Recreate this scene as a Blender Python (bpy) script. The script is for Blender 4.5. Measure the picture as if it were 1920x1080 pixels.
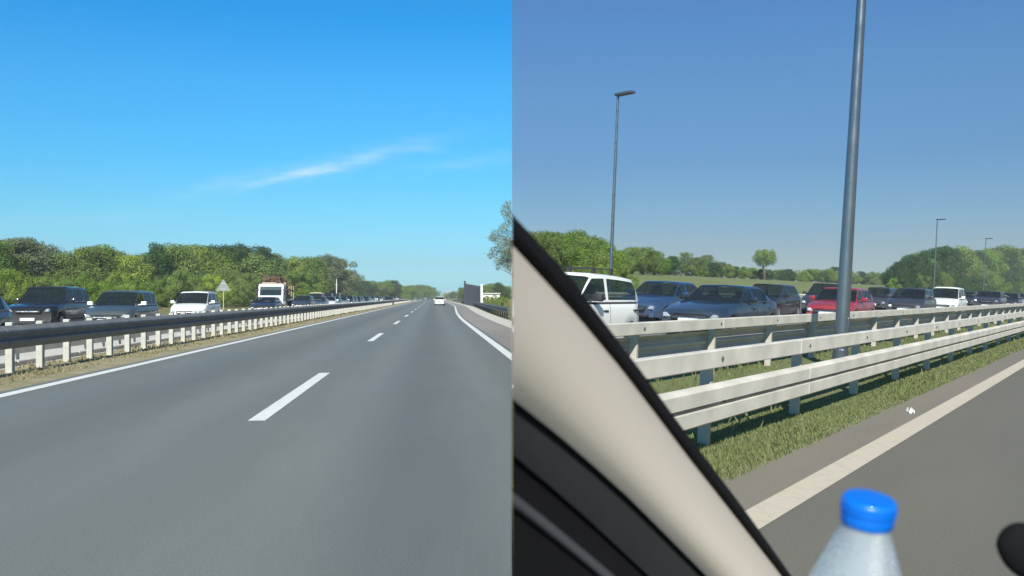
import bpy, bmesh, math, random
from mathutils import Vector, Matrix
R = math.radians
for o in list(bpy.data.objects): bpy.data.objects.remove(o)
S = bpy.context.scene
COL = S.collection
FPX = 1700.0            # focal length in pixels of a 1920 wide picture
HY = 558.0              # row of the level horizon
CAMZ = 1.30

# ------------------------------------------------------------------ camera
cd = bpy.data.cameras.new('camera'); cam = bpy.data.objects.new('camera', cd); COL.objects.link(cam)
cam.location = (0, 0, CAMZ); cam.rotation_euler = (R(90), 0, 0)
cd.sensor_width = 36; cd.lens = 36*FPX/1920; cd.shift_y = (HY-540)/1920
cd.clip_start = 0.05; cd.clip_end = 8000
cd.dof.use_dof = True; cd.dof.focus_distance = 26; cd.dof.aperture_fstop = 9
S.camera = cam

# ------------------------------------------------------------------ sun and sky
SUN_EL, SUN_AZ = R(36), R(185.5)      # behind the camera, a touch to its left (azimuth from +Y towards +X)
sd = bpy.data.lights.new('sun', 'SUN'); sun = bpy.data.objects.new('sun', sd); COL.objects.link(sun)
sd.energy = 5.0; sd.angle = R(0.5); sd.color = (1.0, 0.95, 0.86)
sv = Vector((math.sin(SUN_AZ)*math.cos(SUN_EL), math.cos(SUN_AZ)*math.cos(SUN_EL), math.sin(SUN_EL)))
sun.rotation_euler = sv.to_track_quat('Z', 'Y').to_euler(); sun.location = sv*60
S.view_settings.view_transform = 'Standard'; S.view_settings.look = 'None'
S.view_settings.exposure = 0.5; S.view_settings.gamma = 1.0; S.view_settings.use_curve_mapping = False
S.cycles.use_denoising = True
S.cycles.max_bounces = 8; S.cycles.transparent_max_bounces = 12

W = bpy.data.worlds.new('World'); S.world = W; W.use_nodes = True
class NT:
    """small node-tree writer"""
    def __init__(s, tree): s.t = tree; s.n = tree.nodes; s.l = tree.links
    def node(s, typ, ins=None, **kw):
        n = s.n.new(typ)
        for k, v in kw.items(): setattr(n, k, v)
        for k, v in (ins or {}).items(): s.put(n.inputs[k], v)
        return n
    def put(s, sock, v):
        if hasattr(v, 'is_linked') or isinstance(v, bpy.types.NodeSocket): s.l.new(v, sock)
        else: sock.default_value = v
    def m(s, op, a, b=0.0, c=0.0):
        n = s.n.new('ShaderNodeMath'); n.operation = op
        for i, v in enumerate((a, b, c)): s.put(n.inputs[i], v)
        return n.outputs[0]
    def mix(s, f, a, b, mode='MIX'):
        n = s.n.new('ShaderNodeMix'); n.data_type = 'RGBA'; n.blend_type = mode; n.clamp_factor = True
        s.put(n.inputs[0], f); s.put(n.inputs[6], a); s.put(n.inputs[7], b)
        return n.outputs[2]
    def ramp(s, f, stops, interp='LINEAR'):
        n = s.n.new('ShaderNodeValToRGB'); n.color_ramp.interpolation = interp
        e = n.color_ramp.elements
        while len(e) > 1: e.remove(e[-1])
        for i, (p, c) in enumerate(stops):
            k = e[0] if i == 0 else e.new(p)
            k.position = p; k.color = (*c, 1) if len(c) == 3 else c
        s.put(n.inputs[0], f)
        return n.outputs[0]
    def maprange(s, v, a, b, c=0.0, d=1.0, smooth=False):
        n = s.n.new('ShaderNodeMapRange'); n.clamp = True
        if smooth: n.interpolation_type = 'SMOOTHSTEP'
        for i, x in enumerate((v, a, b, c, d)): s.put(n.inputs[i], x)
        return n.outputs[0]
    def noise(s, vec, scale, detail=3, rough=.55, dim='3D'):
        n = s.n.new('ShaderNodeTexNoise'); n.noise_dimensions = dim
        if vec is not None: s.l.new(vec, n.inputs['Vector'])
        n.inputs['Scale'].default_value = scale; n.inputs['Detail'].default_value = detail; n.inputs['Roughness'].default_value = rough
        return n.outputs[0]
    def mapping(s, vec, scale=(1, 1, 1), loc=(0, 0, 0)):
        n = s.n.new('ShaderNodeMapping'); s.l.new(vec, n.inputs[0]); n.inputs['Scale'].default_value = scale; n.inputs['Location'].default_value = loc
        return n.outputs[0]

SKY_STRENGTH = 0.1
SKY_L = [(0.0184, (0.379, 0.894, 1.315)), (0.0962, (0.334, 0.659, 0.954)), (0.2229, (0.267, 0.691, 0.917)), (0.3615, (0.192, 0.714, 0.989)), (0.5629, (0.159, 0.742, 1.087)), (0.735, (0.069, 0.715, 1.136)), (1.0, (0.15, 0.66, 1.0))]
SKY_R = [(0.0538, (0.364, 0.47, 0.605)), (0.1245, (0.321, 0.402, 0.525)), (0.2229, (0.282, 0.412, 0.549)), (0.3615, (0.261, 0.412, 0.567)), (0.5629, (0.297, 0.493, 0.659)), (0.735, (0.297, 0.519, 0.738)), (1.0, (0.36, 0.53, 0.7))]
HAZE = .0005
def make_world():
    N = NT(W.node_tree); N.n.clear()
    out = N.node('ShaderNodeOutputWorld'); bg = N.node('ShaderNodeBackground', {'Strength': SKY_STRENGTH})
    sky = N.node('ShaderNodeTexSky', sky_type='NISHITA', sun_disc=False, sun_elevation=SUN_EL, sun_rotation=SUN_AZ, air_density=1.0, dust_density=0.6, ozone_density=1.5)
    tc = N.node('ShaderNodeTexCoord'); sep = N.node('ShaderNodeSeparateXYZ', {0: tc.outputs['Generated']})
    x, y, z = sep.outputs
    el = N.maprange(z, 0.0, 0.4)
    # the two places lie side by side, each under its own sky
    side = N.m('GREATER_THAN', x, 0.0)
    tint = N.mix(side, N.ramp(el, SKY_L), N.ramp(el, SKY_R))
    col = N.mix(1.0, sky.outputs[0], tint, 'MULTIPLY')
    # thin cirrus over the straight motorway
    yy = N.m('MAXIMUM', y, .05)
    u = N.m('DIVIDE', x, yy); v = N.m('DIVIDE', z, yy)
    comb = N.node('ShaderNodeCombineXYZ', {0: u, 1: v})
    wob = N.noise(N.mapping(comb.outputs[0], (9, 26, 1)), 1.0, 4, .6)
    streak = N.noise(N.mapping(comb.outputs[0], (14, 70, 1), (3, 1, 0)), 1.0, 4, .62)
    tot = None
    for (px, py, hl, hw, ang, amp) in ((668, 296, 150, 15, 12, .16), (565, 325, 66, 7, 14, .34), (655, 305, 110, 9, 15, .13), (745, 284, 70, 6, 3, .2), (870, 306, 130, 12, 6, .10), (430, 345, 120, 16, 14, .10), (505, 338, 60, 9, 16, .12), (150, 410, 220, 12, 2, .05)):
        cx, cy = (px-960)/FPX, (HY-py)/FPX
        du = N.m('SUBTRACT', u, cx); dv = N.m('SUBTRACT', N.m('ADD', v, N.m('MULTIPLY', N.m('SUBTRACT', wob, .5), .022)), cy)
        ca, sa = math.cos(R(ang)), math.sin(R(ang))
        p = N.m('MULTIPLY', N.m('ADD', N.m('MULTIPLY', du, ca), N.m('MULTIPLY', dv, sa)), FPX/hl)
        q = N.m('MULTIPLY', N.m('SUBTRACT', N.m('MULTIPLY', dv, ca), N.m('MULTIPLY', du, sa)), FPX/hw)
        d2 = N.m('ADD', N.m('MULTIPLY', p, p), N.m('MULTIPLY', q, q))
        g = N.m('MULTIPLY', N.m('EXPONENT', N.m('MULTIPLY', d2, -1.0)), amp)
        tot = g if tot is None else N.m('ADD', tot, g)
    tot = N.m('MULTIPLY', tot, N.maprange(streak, .32, .68, .25, 1.5))
    tot = N.m('MULTIPLY', tot, N.m('LESS_THAN', x, 0.0))
    tot = N.m('MULTIPLY', tot, N.m('GREATER_THAN', y, .06))
    col = N.mix(tot, col, (5.5, 6.6, 6.9, 1))
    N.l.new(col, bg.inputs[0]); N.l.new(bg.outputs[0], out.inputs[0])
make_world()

# ------------------------------------------------------------------ the two places
# Each has its own frame: x to the right of the road's direction, y along the road, z up from its surface.
AZL = math.atan2(-149, FPX); AZR = math.atan2(1172, FPX); BANK = R(2.7); HR = 1.48
def frame(az, bank=0.0, h=CAMZ):
    e = Vector((math.sin(az), math.cos(az), 0)); r = Vector((math.cos(az), -math.sin(az), 0))
    r2 = r*math.cos(bank) - Vector((0, 0, 1))*math.sin(bank)
    n = r2.cross(e)
    o = Vector((0, 0, CAMZ)) - h*n
    return Matrix(((r2.x, e.x, n.x, o.x), (r2.y, e.y, n.y, o.y), (r2.z, e.z, n.z, o.z), (0, 0, 0, 1)))
ML = frame(AZL)                       # the straight motorway
MR = frame(AZR, BANK, HR)             # the banked motorway seen past the windscreen pillar
def on_plane(M, px, Xl):
    """distance along the road at which the line of sight through column px (at eye level) meets the vertical plane x = Xl"""
    d = Vector(((px-960)/FPX, 1, 0)); I = M.inverted()
    o = I @ Vector((0, 0, CAMZ)); v = I.to_3x3() @ d
    t = (Xl-o.x)/v.x; p = o+t*v
    return p.y, t
def height_at(M, px, py, Xl):
    d = Vector(((px-960)/FPX, 1, -(py-HY)/FPX)); I = M.inverted()
    o = I @ Vector((0, 0, CAMZ)); v = I.to_3x3() @ d
    t = (Xl-o.x)/v.x
    return (o+t*v).z

# ------------------------------------------------------------------ materials
def mat(name):
    m = bpy.data.materials.new(name); m.use_nodes = True
    N = NT(m.node_tree); b = N.n['Principled BSDF']
    return m, N, b
def simple(name, col, rough=.5, metal=0.0, var=.12, scale=6.0, coat=0.0, spec=.5, bump=0.0, rvar=.1):
    m, N, b = mat(name)
    tc = N.node('ShaderNodeTexCoord').outputs['Object']
    nz = N.noise(tc, scale, 4, .6)
    f = N.maprange(nz, .25, .75, 1-var, 1+var)
    c = N.node('ShaderNodeVectorMath', operation='SCALE'); c.inputs[0].default_value = col[:3]; N.l.new(f, c.inputs['Scale'])
    N.l.new(c.outputs[0], b.inputs['Base Color'])
    N.l.new(N.maprange(nz, .2, .8, max(.02, rough-rvar), min(1, rough+rvar)), b.inputs['Roughness'])
    b.inputs['Metallic'].default_value = metal; b.inputs['Coat Weight'].default_value = coat; b.inputs['Coat Roughness'].default_value = .06
    b.inputs['Specular IOR Level'].default_value = spec
    if bump:
        bn = N.node('ShaderNodeBump', {'Strength': bump, 'Height': N.noise(tc, scale*8, 4, .6)}); N.l.new(bn.outputs[0], b.inputs['Normal'])
    return m
def paint(name, col, metal=0.0, rough=.32): 
    """car paint with a little road dust towards the bottom edge"""
    m, N, b = mat(name)
    tc = N.node('ShaderNodeTexCoord').outputs['Object']
    nz = N.noise(tc, 2.2, 5, .62); sx = N.node('ShaderNodeSeparateXYZ', {0: tc}).outputs[2]
    dust = N.m('MULTIPLY', N.maprange(sx, .2, .9, .3, .02), N.maprange(nz, .35, .7, .5, 1.0))
    N.l.new(N.mix(dust, (*col, 1), (.30, .27, .22, 1)), b.inputs['Base Color'])
    N.l.new(N.m('ADD', N.m('MULTIPLY', dust, .7), rough), b.inputs['Roughness'])
    b.inputs['Metallic'].default_value = metal; b.inputs['Coat Weight'].default_value = .7; b.inputs['Coat Roughness'].default_value = .08
    return m
def asphalt(name, base, tracks, tint2, seams=()):
    m, N, b = mat(name)
    tc = N.node('ShaderNodeTexCoord').outputs['Object']
    x = N.node('ShaderNodeSeparateXYZ', {0: tc}).outputs[0]
    big = N.noise(N.mapping(tc, (.55, .055, 1)), 1.0, 4, .55)
    med = N.noise(N.mapping(tc, (2.6, .35, 1), (7, 3, 0)), 1.0, 5, .6)
    fine = N.noise(tc, 55, 3, .7); grit = N.noise(tc, 240, 2, .8)
    col = N.mix(N.maprange(big, .32, .68), (*base, 1), (*tint2, 1))
    k = N.maprange(med, .3, .7, .955, 1.045)
    k = N.m('MULTIPLY', k, N.maprange(fine, .3, .7, .84, 1.16)); k = N.m('MULTIPLY', k, N.maprange(grit, .3, .72, .76, 1.24))
    for (c, w, a) in tracks:            # polished or oily bands worn along the lanes
        d = N.m('DIVIDE', N.m('SUBTRACT', N.m('ADD', x, N.m('MULTIPLY', N.m('SUBTRACT', med, .5), .25)), c), w)
        g = N.m('EXPONENT', N.m('MULTIPLY', N.m('MULTIPLY', d, d), -1.0))
        k = N.m('MULTIPLY', k, N.m('ADD', 1.0, N.m('MULTIPLY', g, a)))
    sc = N.node('ShaderNodeVectorMath', {0: col}, operation='SCALE'); N.l.new(k, sc.inputs['Scale'])
    N.l.new(sc.outputs[0], b.inputs['Base Color'])
    N.l.new(N.maprange(big, .3, .7, .72, .9), b.inputs['Roughness']); b.inputs['Specular IOR Level'].default_value = .35
    bn = N.node('ShaderNodeBump', {'Strength': .35, 'Distance': .01, 'Height': fine}); N.l.new(bn.outputs[0], b.inputs['Normal'])
    return m
def ground_mat(name, c1, c2, c3, s1=.25, s2=2.0, stretch=1.0):
    m, N, b = mat(name)
    tc = N.node('ShaderNodeTexCoord').outputs['Object']; tv = N.mapping(tc, (1, stretch, 1))
    a = N.noise(tv, s1, 5, .62); d = N.noise(tv, s2, 5, .65); f = N.noise(tc, 26, 3, .7)
    col = N.mix(N.maprange(a, .35, .65), (*c1, 1), (*c2, 1)); col = N.mix(N.maprange(d, .48, .72), col, (*c3, 1))
    sc = N.node('ShaderNodeVectorMath', {0: col}, operation='SCALE'); N.l.new(N.maprange(f, .25, .75, .7, 1.3), sc.inputs['Scale'])
    N.l.new(sc.outputs[0], b.inputs['Base Color']); b.inputs['Roughness'].default_value = .95; b.inputs['Specular IOR Level'].default_value = .15
    bn = N.node('ShaderNodeBump', {'Strength': .6, 'Distance': .04, 'Height': f}); N.l.new(bn.outputs[0], b.inputs['Normal'])
    return m
def line_paint(name, col, dirt):
    m, N, b = mat(name)
    tc = N.node('ShaderNodeTexCoord').outputs['Object']
    a = N.noise(tc, 9, 5, .7); g = N.noise(N.mapping(tc, (3, .4, 1)), 1.0, 4, .6); h = N.noise(tc, 90, 2, .8)
    w = N.m('MULTIPLY', N.maprange(a, .5, .78, 0, .8), 1.0); w = N.m('MAXIMUM', w, N.maprange(g, .5, .8, 0, .35)); w = N.m('MAXIMUM', w, N.maprange(h, .58, .75, 0, .5))
    N.l.new(N.mix(w, (*col, 1), (*dirt, 1)), b.inputs['Base Color']); b.inputs['Roughness'].default_value = .7
    return m
def leaf_mat(name, c1, c2, c3, trans=.38):
    m, N, b = mat(name); N.n.remove(b)
    geo = N.node('ShaderNodeNewGeometry'); oi = N.node('ShaderNodeObjectInfo')
    tc = N.node('ShaderNodeTexCoord').outputs['Object']
    isl = geo.outputs['Random Per Island']
    col = N.mix(N.maprange(N.noise(tc, .9, 3, .6), .35, .65), (*c1, 1), (*c2, 1))
    col = N.mix(N.m('MULTIPLY', isl, .5), col, (*c3, 1))
    k = N.m('MULTIPLY', N.maprange(oi.outputs['Random'], 0, 1, .85, 1.15), N.maprange(N.m('FRACT', N.m('MULTIPLY', isl, 17.0)), 0, 1, .86, 1.14))
    sc = N.node('ShaderNodeVectorMath', {0: col}, operation='SCALE'); N.l.new(k, sc.inputs['Scale'])
    d = N.node('ShaderNodeBsdfDiffuse', {'Color': sc.outputs[0]}); t = N.node('ShaderNodeBsdfTranslucent', {'Color': sc.outputs[0]})
    mx = N.node('ShaderNodeMixShader', {0: trans, 1: d.outputs[0], 2: t.outputs[0]})
    N.l.new(mx.outputs[0], N.n['Material Output'].inputs[0])
    return m
def glass_mat(name, col=(.015, .02, .024), clear=.35, rough=.05):
    m, N, b = mat(name)
    tc = N.node('ShaderNodeTexCoord').outputs['Object']
    b.inputs['Base Color'].default_value = (*col, 1); b.inputs['IOR'].default_value = 1.5
    N.l.new(N.maprange(N.noise(tc, 3, 4, .6), .3, .7, rough, rough+.08), b.inputs['Roughness'])
    tr = N.node('ShaderNodeBsdfTransparent', {'Color': (.72, .8, .8, 1)})
    mx = N.node('ShaderNodeMixShader', {0: clear, 1: b.outputs[0], 2: tr.outputs[0]})
    N.l.new(mx.outputs[0], N.n['Material Output'].inputs[0])
    return m
M = dict(
    road_l=asphalt('asphalt_blue_grey', (.130, .147, .139), ((-3.75, .5, -.10), (-2.6, .45, .10), (-5.0, .5, .08), (-.95, .4, .12), (-.1, .5, -.12), (.75, .4, .12)), (.144, .156, .144)),
    road_r=asphalt('asphalt_grey', (.124, .118, .092), ((-.9, .5, .05), (0, .5, -.06)), (.134, .128, .102)),
    edge_strip=asphalt('asphalt_brownish', (.165, .148, .118), (), (.20, .18, .14)),
    road_far=asphalt('asphalt_pale', (.14, .14, .14), (), (.17, .168, .16)),
    shoulder=asphalt('asphalt_beige', (.22, .20, .175), (), (.27, .25, .22)),
    line=line_paint('road_paint', (.66, .68, .63), (.33, .34, .32)),
    line_r=line_paint('road_paint_warm', (.50, .445, .34), (.33, .30, .24)),
    dry=ground_mat('dry_grass_soil', (.30, .265, .165), (.23, .215, .115), (.37, .335, .235), .5, 2.5),
    green=ground_mat('verge_soil', (.13, .165, .06), (.16, .18, .075), (.18, .17, .09), .4, 2.2),
    meadow=ground_mat('meadow', (.13, .165, .055), (.16, .19, .075), (.17, .17, .08), .06, .5),
    bank=ground_mat('bank_scrub', (.17, .17, .06), (.22, .20, .09), (.11, .13, .04), .15, .7),
    concrete=simple('concrete', (.50, .48, .42), .9, 0, .18, 3.0, bump=.3),
    steel=simple('galvanised_steel', (.58, .555, .48), .6, .1, .2, 1.8),
    steel_back=simple('weathered_steel', (.50, .48, .44), .7, .1, .12, 2.5),
    steel_dull=simple('dull_galvanised_steel', (.20, .215, .215), .75, .05, .2, 2.5, spec=.3),
    post_dull=simple('weathered_post_steel', (.42, .40, .34), .7, .05, .15, 5.0),
    post=simple('post_steel', (.43, .43, .38), .6, .1, .12, 5.0),
    pole=simple('pole_steel', (.15, .18, .205), .3, .7, .08, 3.0),
    lamp=simple('lamp_housing', (.06, .08, .11), .5, .2, .1, 8.0),
    bark=simple('bark', (.10, .08, .06), .95, 0, .3, 9.0, bump=.5),
    leaf_green=leaf_mat('leaves_green', (0.162, 0.275, 0.048), (0.229, 0.337, 0.0561), (0.115, 0.212, 0.04)),
    leaf_olive=leaf_mat('leaves_olive', (0.253, 0.337, 0.0639), (0.198, 0.299, 0.0639), (0.301, 0.362, 0.0884)),
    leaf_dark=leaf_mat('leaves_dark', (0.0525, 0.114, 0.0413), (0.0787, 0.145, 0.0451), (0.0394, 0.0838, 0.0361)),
    leaf_bright=leaf_mat('leaves_bright', (0.317, 0.44, 0.0586), (0.254, 0.38, 0.0684), (0.381, 0.428, 0.0781)),
    leaf_pale=leaf_mat('leaves_pale', (0.21, 0.26, 0.14), (0.18, 0.23, 0.115), (0.24, 0.28, 0.16), .45),
    leaf_hazed=leaf_mat('leaves_hazed', (.27, .32, .25), (.24, .29, .21), (.30, .34, .28), .5),  # paled green: a hazy look put into the leaf colour
    leaf_mid=leaf_mat('leaves_mid', (0.172, 0.262, 0.0719), (0.242, 0.311, 0.08), (0.138, 0.212, 0.0719)),
    grass=leaf_mat('grass_blades', (.19, .24, .09), (.22, .25, .11), (.24, .24, .12), .45),
    weed=leaf_mat('weed_stalks', (.26, .26, .12), (.20, .25, .09), (.30, .27, .15), .4),
    grass_dry=leaf_mat('grass_blades_dry', (.38, .33, .19), (.31, .28, .15), (.42, .38, .24), .4),
    glass=glass_mat('car_glass'), glass_clear=glass_mat('car_glass_clear', (.02, .03, .03), .55), 
    rubber=simple('rubber', (.02, .02, .021), .85, 0, .2, 9), dark=simple('dark_plastic', (.022, .023, .025), .55, 0, .2, 9),
    interior=simple('dark_interior', (.03, .032, .035), .9, 0, .2, 6), seat=simple('seat_fabric', (.05, .055, .06), .95, 0, .2, 20),
    rim=simple('alloy_rim', (.42, .43, .44), .35, .8, .1, 9), hubcap=simple('hubcap', (.35, .35, .35), .5, .3, .1, 9),
    lens=simple('headlight_lens', (.50, .52, .54), .12, .5, .12, 12), red=simple('tail_lens', (.35, .02, .02), .2, 0, .1, 12), amber=simple('amber_lens', (.55, .2, .02), .25, 0, .1, 12),
    plate=simple('number_plate', (.78, .79, .78), .45, 0, .05, 20), chrome=simple('chrome', (.7, .7, .7), .15, 1, .05, 9),
    white=paint('paint_white', (.76, .77, .73), 0), black=paint('paint_black', (.013, .015, .022), .2, .28), navy=paint('paint_navy', (.012, .036, .066), .3, .26),
    blue=paint('paint_blue', (.018, .062, .15), .3, .26), grey=paint('paint_grey', (.06, .088, .095), .3, .34), slate=paint('paint_slate', (.085, .115, .15), .4, .34),
    redp=paint('paint_red', (.30, .018, .03), .1, .26), dgrey=paint('paint_dark_grey', (.05, .054, .062), .4, .28), silver=paint('paint_silver', (.42, .44, .46), .55, .32), cream=paint('paint_cream', (.62, .58, .42), 0, .4),
    signback=simple('sign_back', (.22, .24, .24), .55, .3, .1, 8), signpost=simple('sign_post', (.46, .45, .28), .7, .1, .15, 8),
    steel_dark=simple('dark_steel', (.085, .095, .10), .6, .2, .15, 2.5),
    panel=simple('noise_panel', (.028, .036, .045), .7, 0, .25, 1.5), bridge=simple('bridge_concrete', (.27, .32, .35), .9, 0, .08, .3),
    whitewall=simple('white_wall', (.75, .76, .72), .8, 0, .06, .4), roofmetal=simple('roof_metal', (.45, .46, .45), .6, .1, .08, .4),
    brown=simple('brown_load', (.10, .065, .035), .95, 0, .4, 6, bump=.6), timber=simple('pale_timber', (.38, .31, .22), .85, 0, .2, 6),
    trim=simple('beige_trim', (.48, .432, .36), .8, 0, .04, 5, spec=.25, bump=.05), trim_dark=simple('charcoal_trim', (.019, .020, .022), .75, 0, .12, 8, spec=.3), seal=simple('black_seal', (.008, .008, .009), .95, 0, .1, 30, spec=.1),
    grey_trim=simple('grey_trim', (.06, .06, .066), .6, 0, .1, 8), cap=simple('blue_cap', (.0, .135, .58), .35, 0, .03, 40, coat=.2),
)
def pet():
    m, N, b = mat('frosted_bottle')
    tc = N.node('ShaderNodeTexCoord').outputs['Object']
    b.inputs['Base Color'].default_value = (.80, .91, .97, 1); b.inputs['Transmission Weight'].default_value = .76; b.inputs['IOR'].default_value = 1.22
    N.l.new(N.maprange(N.noise(tc, 30, 3, .6), .3, .7, .16, .34), b.inputs['Roughness'])
    return m
M['pet'] = pet()

# ------------------------------------------------------------------ helpers
def tag(o, label=None, cat=None, group=None, kind=None):
    if label: o['label'] = label
    if cat: o['category'] = cat
    if group: o['group'] = group
    if kind: o['kind'] = kind
    return o
def mesh_of(bm, name, smooth=False, mats=()):
    me = bpy.data.meshes.new(name); bm.normal_update(); bm.to_mesh(me); bm.free()
    for m in mats: me.materials.append(M[m] if isinstance(m, str) else m)
    if smooth:
        for p in me.polygons: p.use_smooth = True
        me.set_sharp_from_angle(angle=R(38)) if hasattr(me, 'set_sharp_from_angle') else None
    return me
def put(name, me, parent=None, mw=None):
    o = bpy.data.objects.new(name, me); COL.objects.link(o)
    if parent: o.parent = parent
    if mw is not None:
        if parent: o.matrix_local = mw
        else: o.matrix_world = mw
    return o
def obj(name, bm, m, parent=None, mw=None, smooth=False):
    return put(name, mesh_of(bm, name, smooth, [m] if not isinstance(m, (list, tuple)) else m), parent, mw)
def thing(name, mw, label, cat, group=None):
    o = bpy.data.objects.new(name, None); COL.objects.link(o); o.matrix_world = mw; o.empty_display_size = .2
    return tag(o, label, cat, group)
def copy_tree(o):
    c = o.copy(); COL.objects.link(c)
    for ch in [k for k in KIDS.get(o.name, ())]:
        d = ch.copy(); COL.objects.link(d); d.parent = c
        for g in KIDS.get(ch.name, ()):
            e = g.copy(); COL.objects.link(e); e.parent = d
    return c
KIDS = {}
def index_kids(o):
    KIDS[o.name] = [k for k in COL.objects if k.parent is o]
    for k in KIDS[o.name]: KIDS[k.name] = [g for g in COL.objects if g.parent is k]
def T(x, y, z=0.0, rz=0.0): return Matrix.Translation((x, y, z)) @ Matrix.Rotation(rz, 4, 'Z')
def box(bm, x0, x1, y0, y1, z0, z1, bev=0.0, seg=2, mi=0):
    r = bmesh.ops.create_cube(bm, size=1, matrix=Matrix.Translation(((x0+x1)/2, (y0+y1)/2, (z0+z1)/2)) @ Matrix.Diagonal((abs(x1-x0), abs(y1-y0), abs(z1-z0), 1)))
    vs = r['verts']; fs = list({f for v in vs for f in v.link_faces})
    for f in fs: f.material_index = mi
    if bev:
        es = list({e for v in vs for e in v.link_edges})
        b = bmesh.ops.bevel(bm, geom=es, offset=bev, segments=seg, affect='EDGES', profile=.5)
        for f in b['faces']: f.material_index = mi
    return vs
def prism(bm, loop, y0, y1, mi=0):
    """closed loop of (x, z) pushed from y0 to y1"""
    a = [bm.verts.new((x, y0, z)) for x, z in loop]; b = [bm.verts.new((x, y1, z)) for x, z in loop]
    n = len(loop)
    for i in range(n): bm.faces.new((a[i], a[(i+1) % n], b[(i+1) % n], b[i])).material_index = mi
    bm.faces.new(a[::-1]).material_index = mi; bm.faces.new(b).material_index = mi
    bmesh.ops.recalc_face_normals(bm, faces=bm.faces[:])
def tube(bm, pts, rad, n=8, caps=True, mi=0):
    prev = None; rings = []
    for i, p in enumerate(pts):
        p = Vector(p)
        d = (Vector(pts[min(i+1, len(pts)-1)])-Vector(pts[max(i-1, 0)])).normalized()
        u = d.orthogonal().normalized() if prev is None else (prev-d*prev.dot(d)).normalized()
        prev = u; v = d.cross(u)
        r = rad[i] if isinstance(rad, (list, tuple)) else rad
        rings.append([bm.verts.new(p+(u*math.cos(2*math.pi*k/n)+v*math.sin(2*math.pi*k/n))*r) for k in range(n)])
    for a, b in zip(rings, rings[1:]):
        for k in range(n): bm.faces.new((a[k], a[(k+1) % n], b[(k+1) % n], b[k])).material_index = mi
    if caps:
        bm.faces.new(rings[0][::-1]).material_index = mi; bm.faces.new(rings[-1]).material_index = mi
def lathe(bm, prof, n=24, axis='Z', c=(0, 0, 0), mi=0, cap=True):
    """profile of (radius, height)"""
    rings = []
    for r, h in prof:
        ring = []
        for k in range(n):
            a = 2*math.pi*k/n; p = (r*math.cos(a), r*math.sin(a), h)
            if axis == 'Y': p = (p[0], p[2], p[1])
            ring.append(bm.verts.new((p[0]+c[0], p[1]+c[1], p[2]+c[2])))
        rings.append(ring)
    for a, b in zip(rings, rings[1:]):
        for k in range(n): bm.faces.new((a[k], a[(k+1) % n], b[(k+1) % n], b[k])).material_index = mi
    if cap:
        bm.faces.new(rings[0][::-1]).material_index = mi; bm.faces.new(rings[-1]).material_index = mi
    bmesh.ops.recalc_face_normals(bm, faces=bm.faces[:])
def cut_x(bm, mw, keep_left):
    """trim a sheet where its place ends, at the seam between the two places"""
    I = mw.inverted(); co = I @ Vector((0, 0, 0)); no = (I.to_3x3() @ Vector((1, 0, 0))).normalized()
    bmesh.ops.bisect_plane(bm, geom=bm.verts[:]+bm.edges[:]+bm.faces[:], plane_co=co, plane_no=no, clear_outer=keep_left, clear_inner=not keep_left)
def sheet(name, cols, ys, m, mw, keep_left, kind='structure', zf=None, dz=0.0):
    """ground sheet: cols are x positions (numbers or functions of y), rows at ys"""
    bm = bmesh.new(); g = []
    for y in ys:
        row = []
        for c in cols:
            x = c(y) if callable(c) else c
            row.append(bm.verts.new((x, y, (zf(x, y) if zf else 0.0)+dz)))
        g.append(row)
    for a, b in zip(g, g[1:]):
        for i in range(len(cols)-1): bm.faces.new((a[i], a[i+1], b[i+1], b[i]))
    if keep_left is not None: cut_x(bm, mw, keep_left)
    o = obj(name, bm, m, None, mw); o['kind'] = kind
    return o
def lin(a, b, n): return [a+(b-a)*i/n for i in range(n+1)]

# ================================================================== GROUND, LEFT PLACE
YS = [-6, 0, 6, 12, 18, 24, 30, 40, 50, 60, 75, 90, 110, 130, 160, 200, 260, 340, 450, 600, 780, 1000]
def widen(y):      # an exit lane opens on the right far ahead
    t = max(0, min(1, (y-45)/120)); return 1.9*t*t*(3-2*t)
sheet('ground', [-260, -120, -60, -30, 0, 30, 60, 100], YS, 'meadow', ML, True, dz=-.06)
sheet('verge', [-34, -26, -20.0], YS, 'bank', ML, True, zf=lambda x, y: 0.0 if x > -21 else .5, dz=-.02)
sheet('carriageway', [-20.0, -15, -9.6], YS, 'road_far', ML, True)
sheet('median', [-7.7, -6.8, -5.95], YS, 'dry', ML, True)
sheet('paved_strip', [-9.6, -8.6, -7.7], YS, 'concrete', ML, True, dz=.004)
for k in range(40):
    bm = bmesh.new(); box(bm, -8.02, -7.84, 12+3*k, 14.97+3*k, -.05, .10, .015, 1); tag(obj('kerb', bm, 'concrete', None, ML), kind='structure')
sheet('road', [-5.95, -4, -2, 0, lambda y: 1.95+widen(y)], YS, 'road_l', ML, True)
sheet('hard_shoulder', [lambda y: 1.95+widen(y), lambda y: 3.3+widen(y)], YS, 'shoulder', ML, True)
sheet('gutter', [lambda y: 3.3+widen(y), lambda y: 4.35+widen(y)], YS, 'concrete', ML, True, dz=.004)
sheet('roadside_bank', [lambda y: 4.35+widen(y), 9, 14, 26, 60], YS, 'bank', ML, True, zf=lambda x, y: .9 if x > 12 else 0.0, dz=.006)
def marking(name, x0, x1, ys, mw, keep, m):
    return sheet(name, [x0, x1], ys, m, mw, keep, dz=.004)
marking('edge_line', -5.78, -5.58, YS, ML, True, 'line')
marking('edge_line', lambda y: 1.62+widen(y), lambda y: 1.83+widen(y), YS, ML, True, 'line')
for k in range(-1, 16):
    y0 = 9.75+17.5*k
    marking('lane_dash', -1.94, -1.76, [y0, y0+3, y0+6.1], ML, True, 'line')
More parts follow.
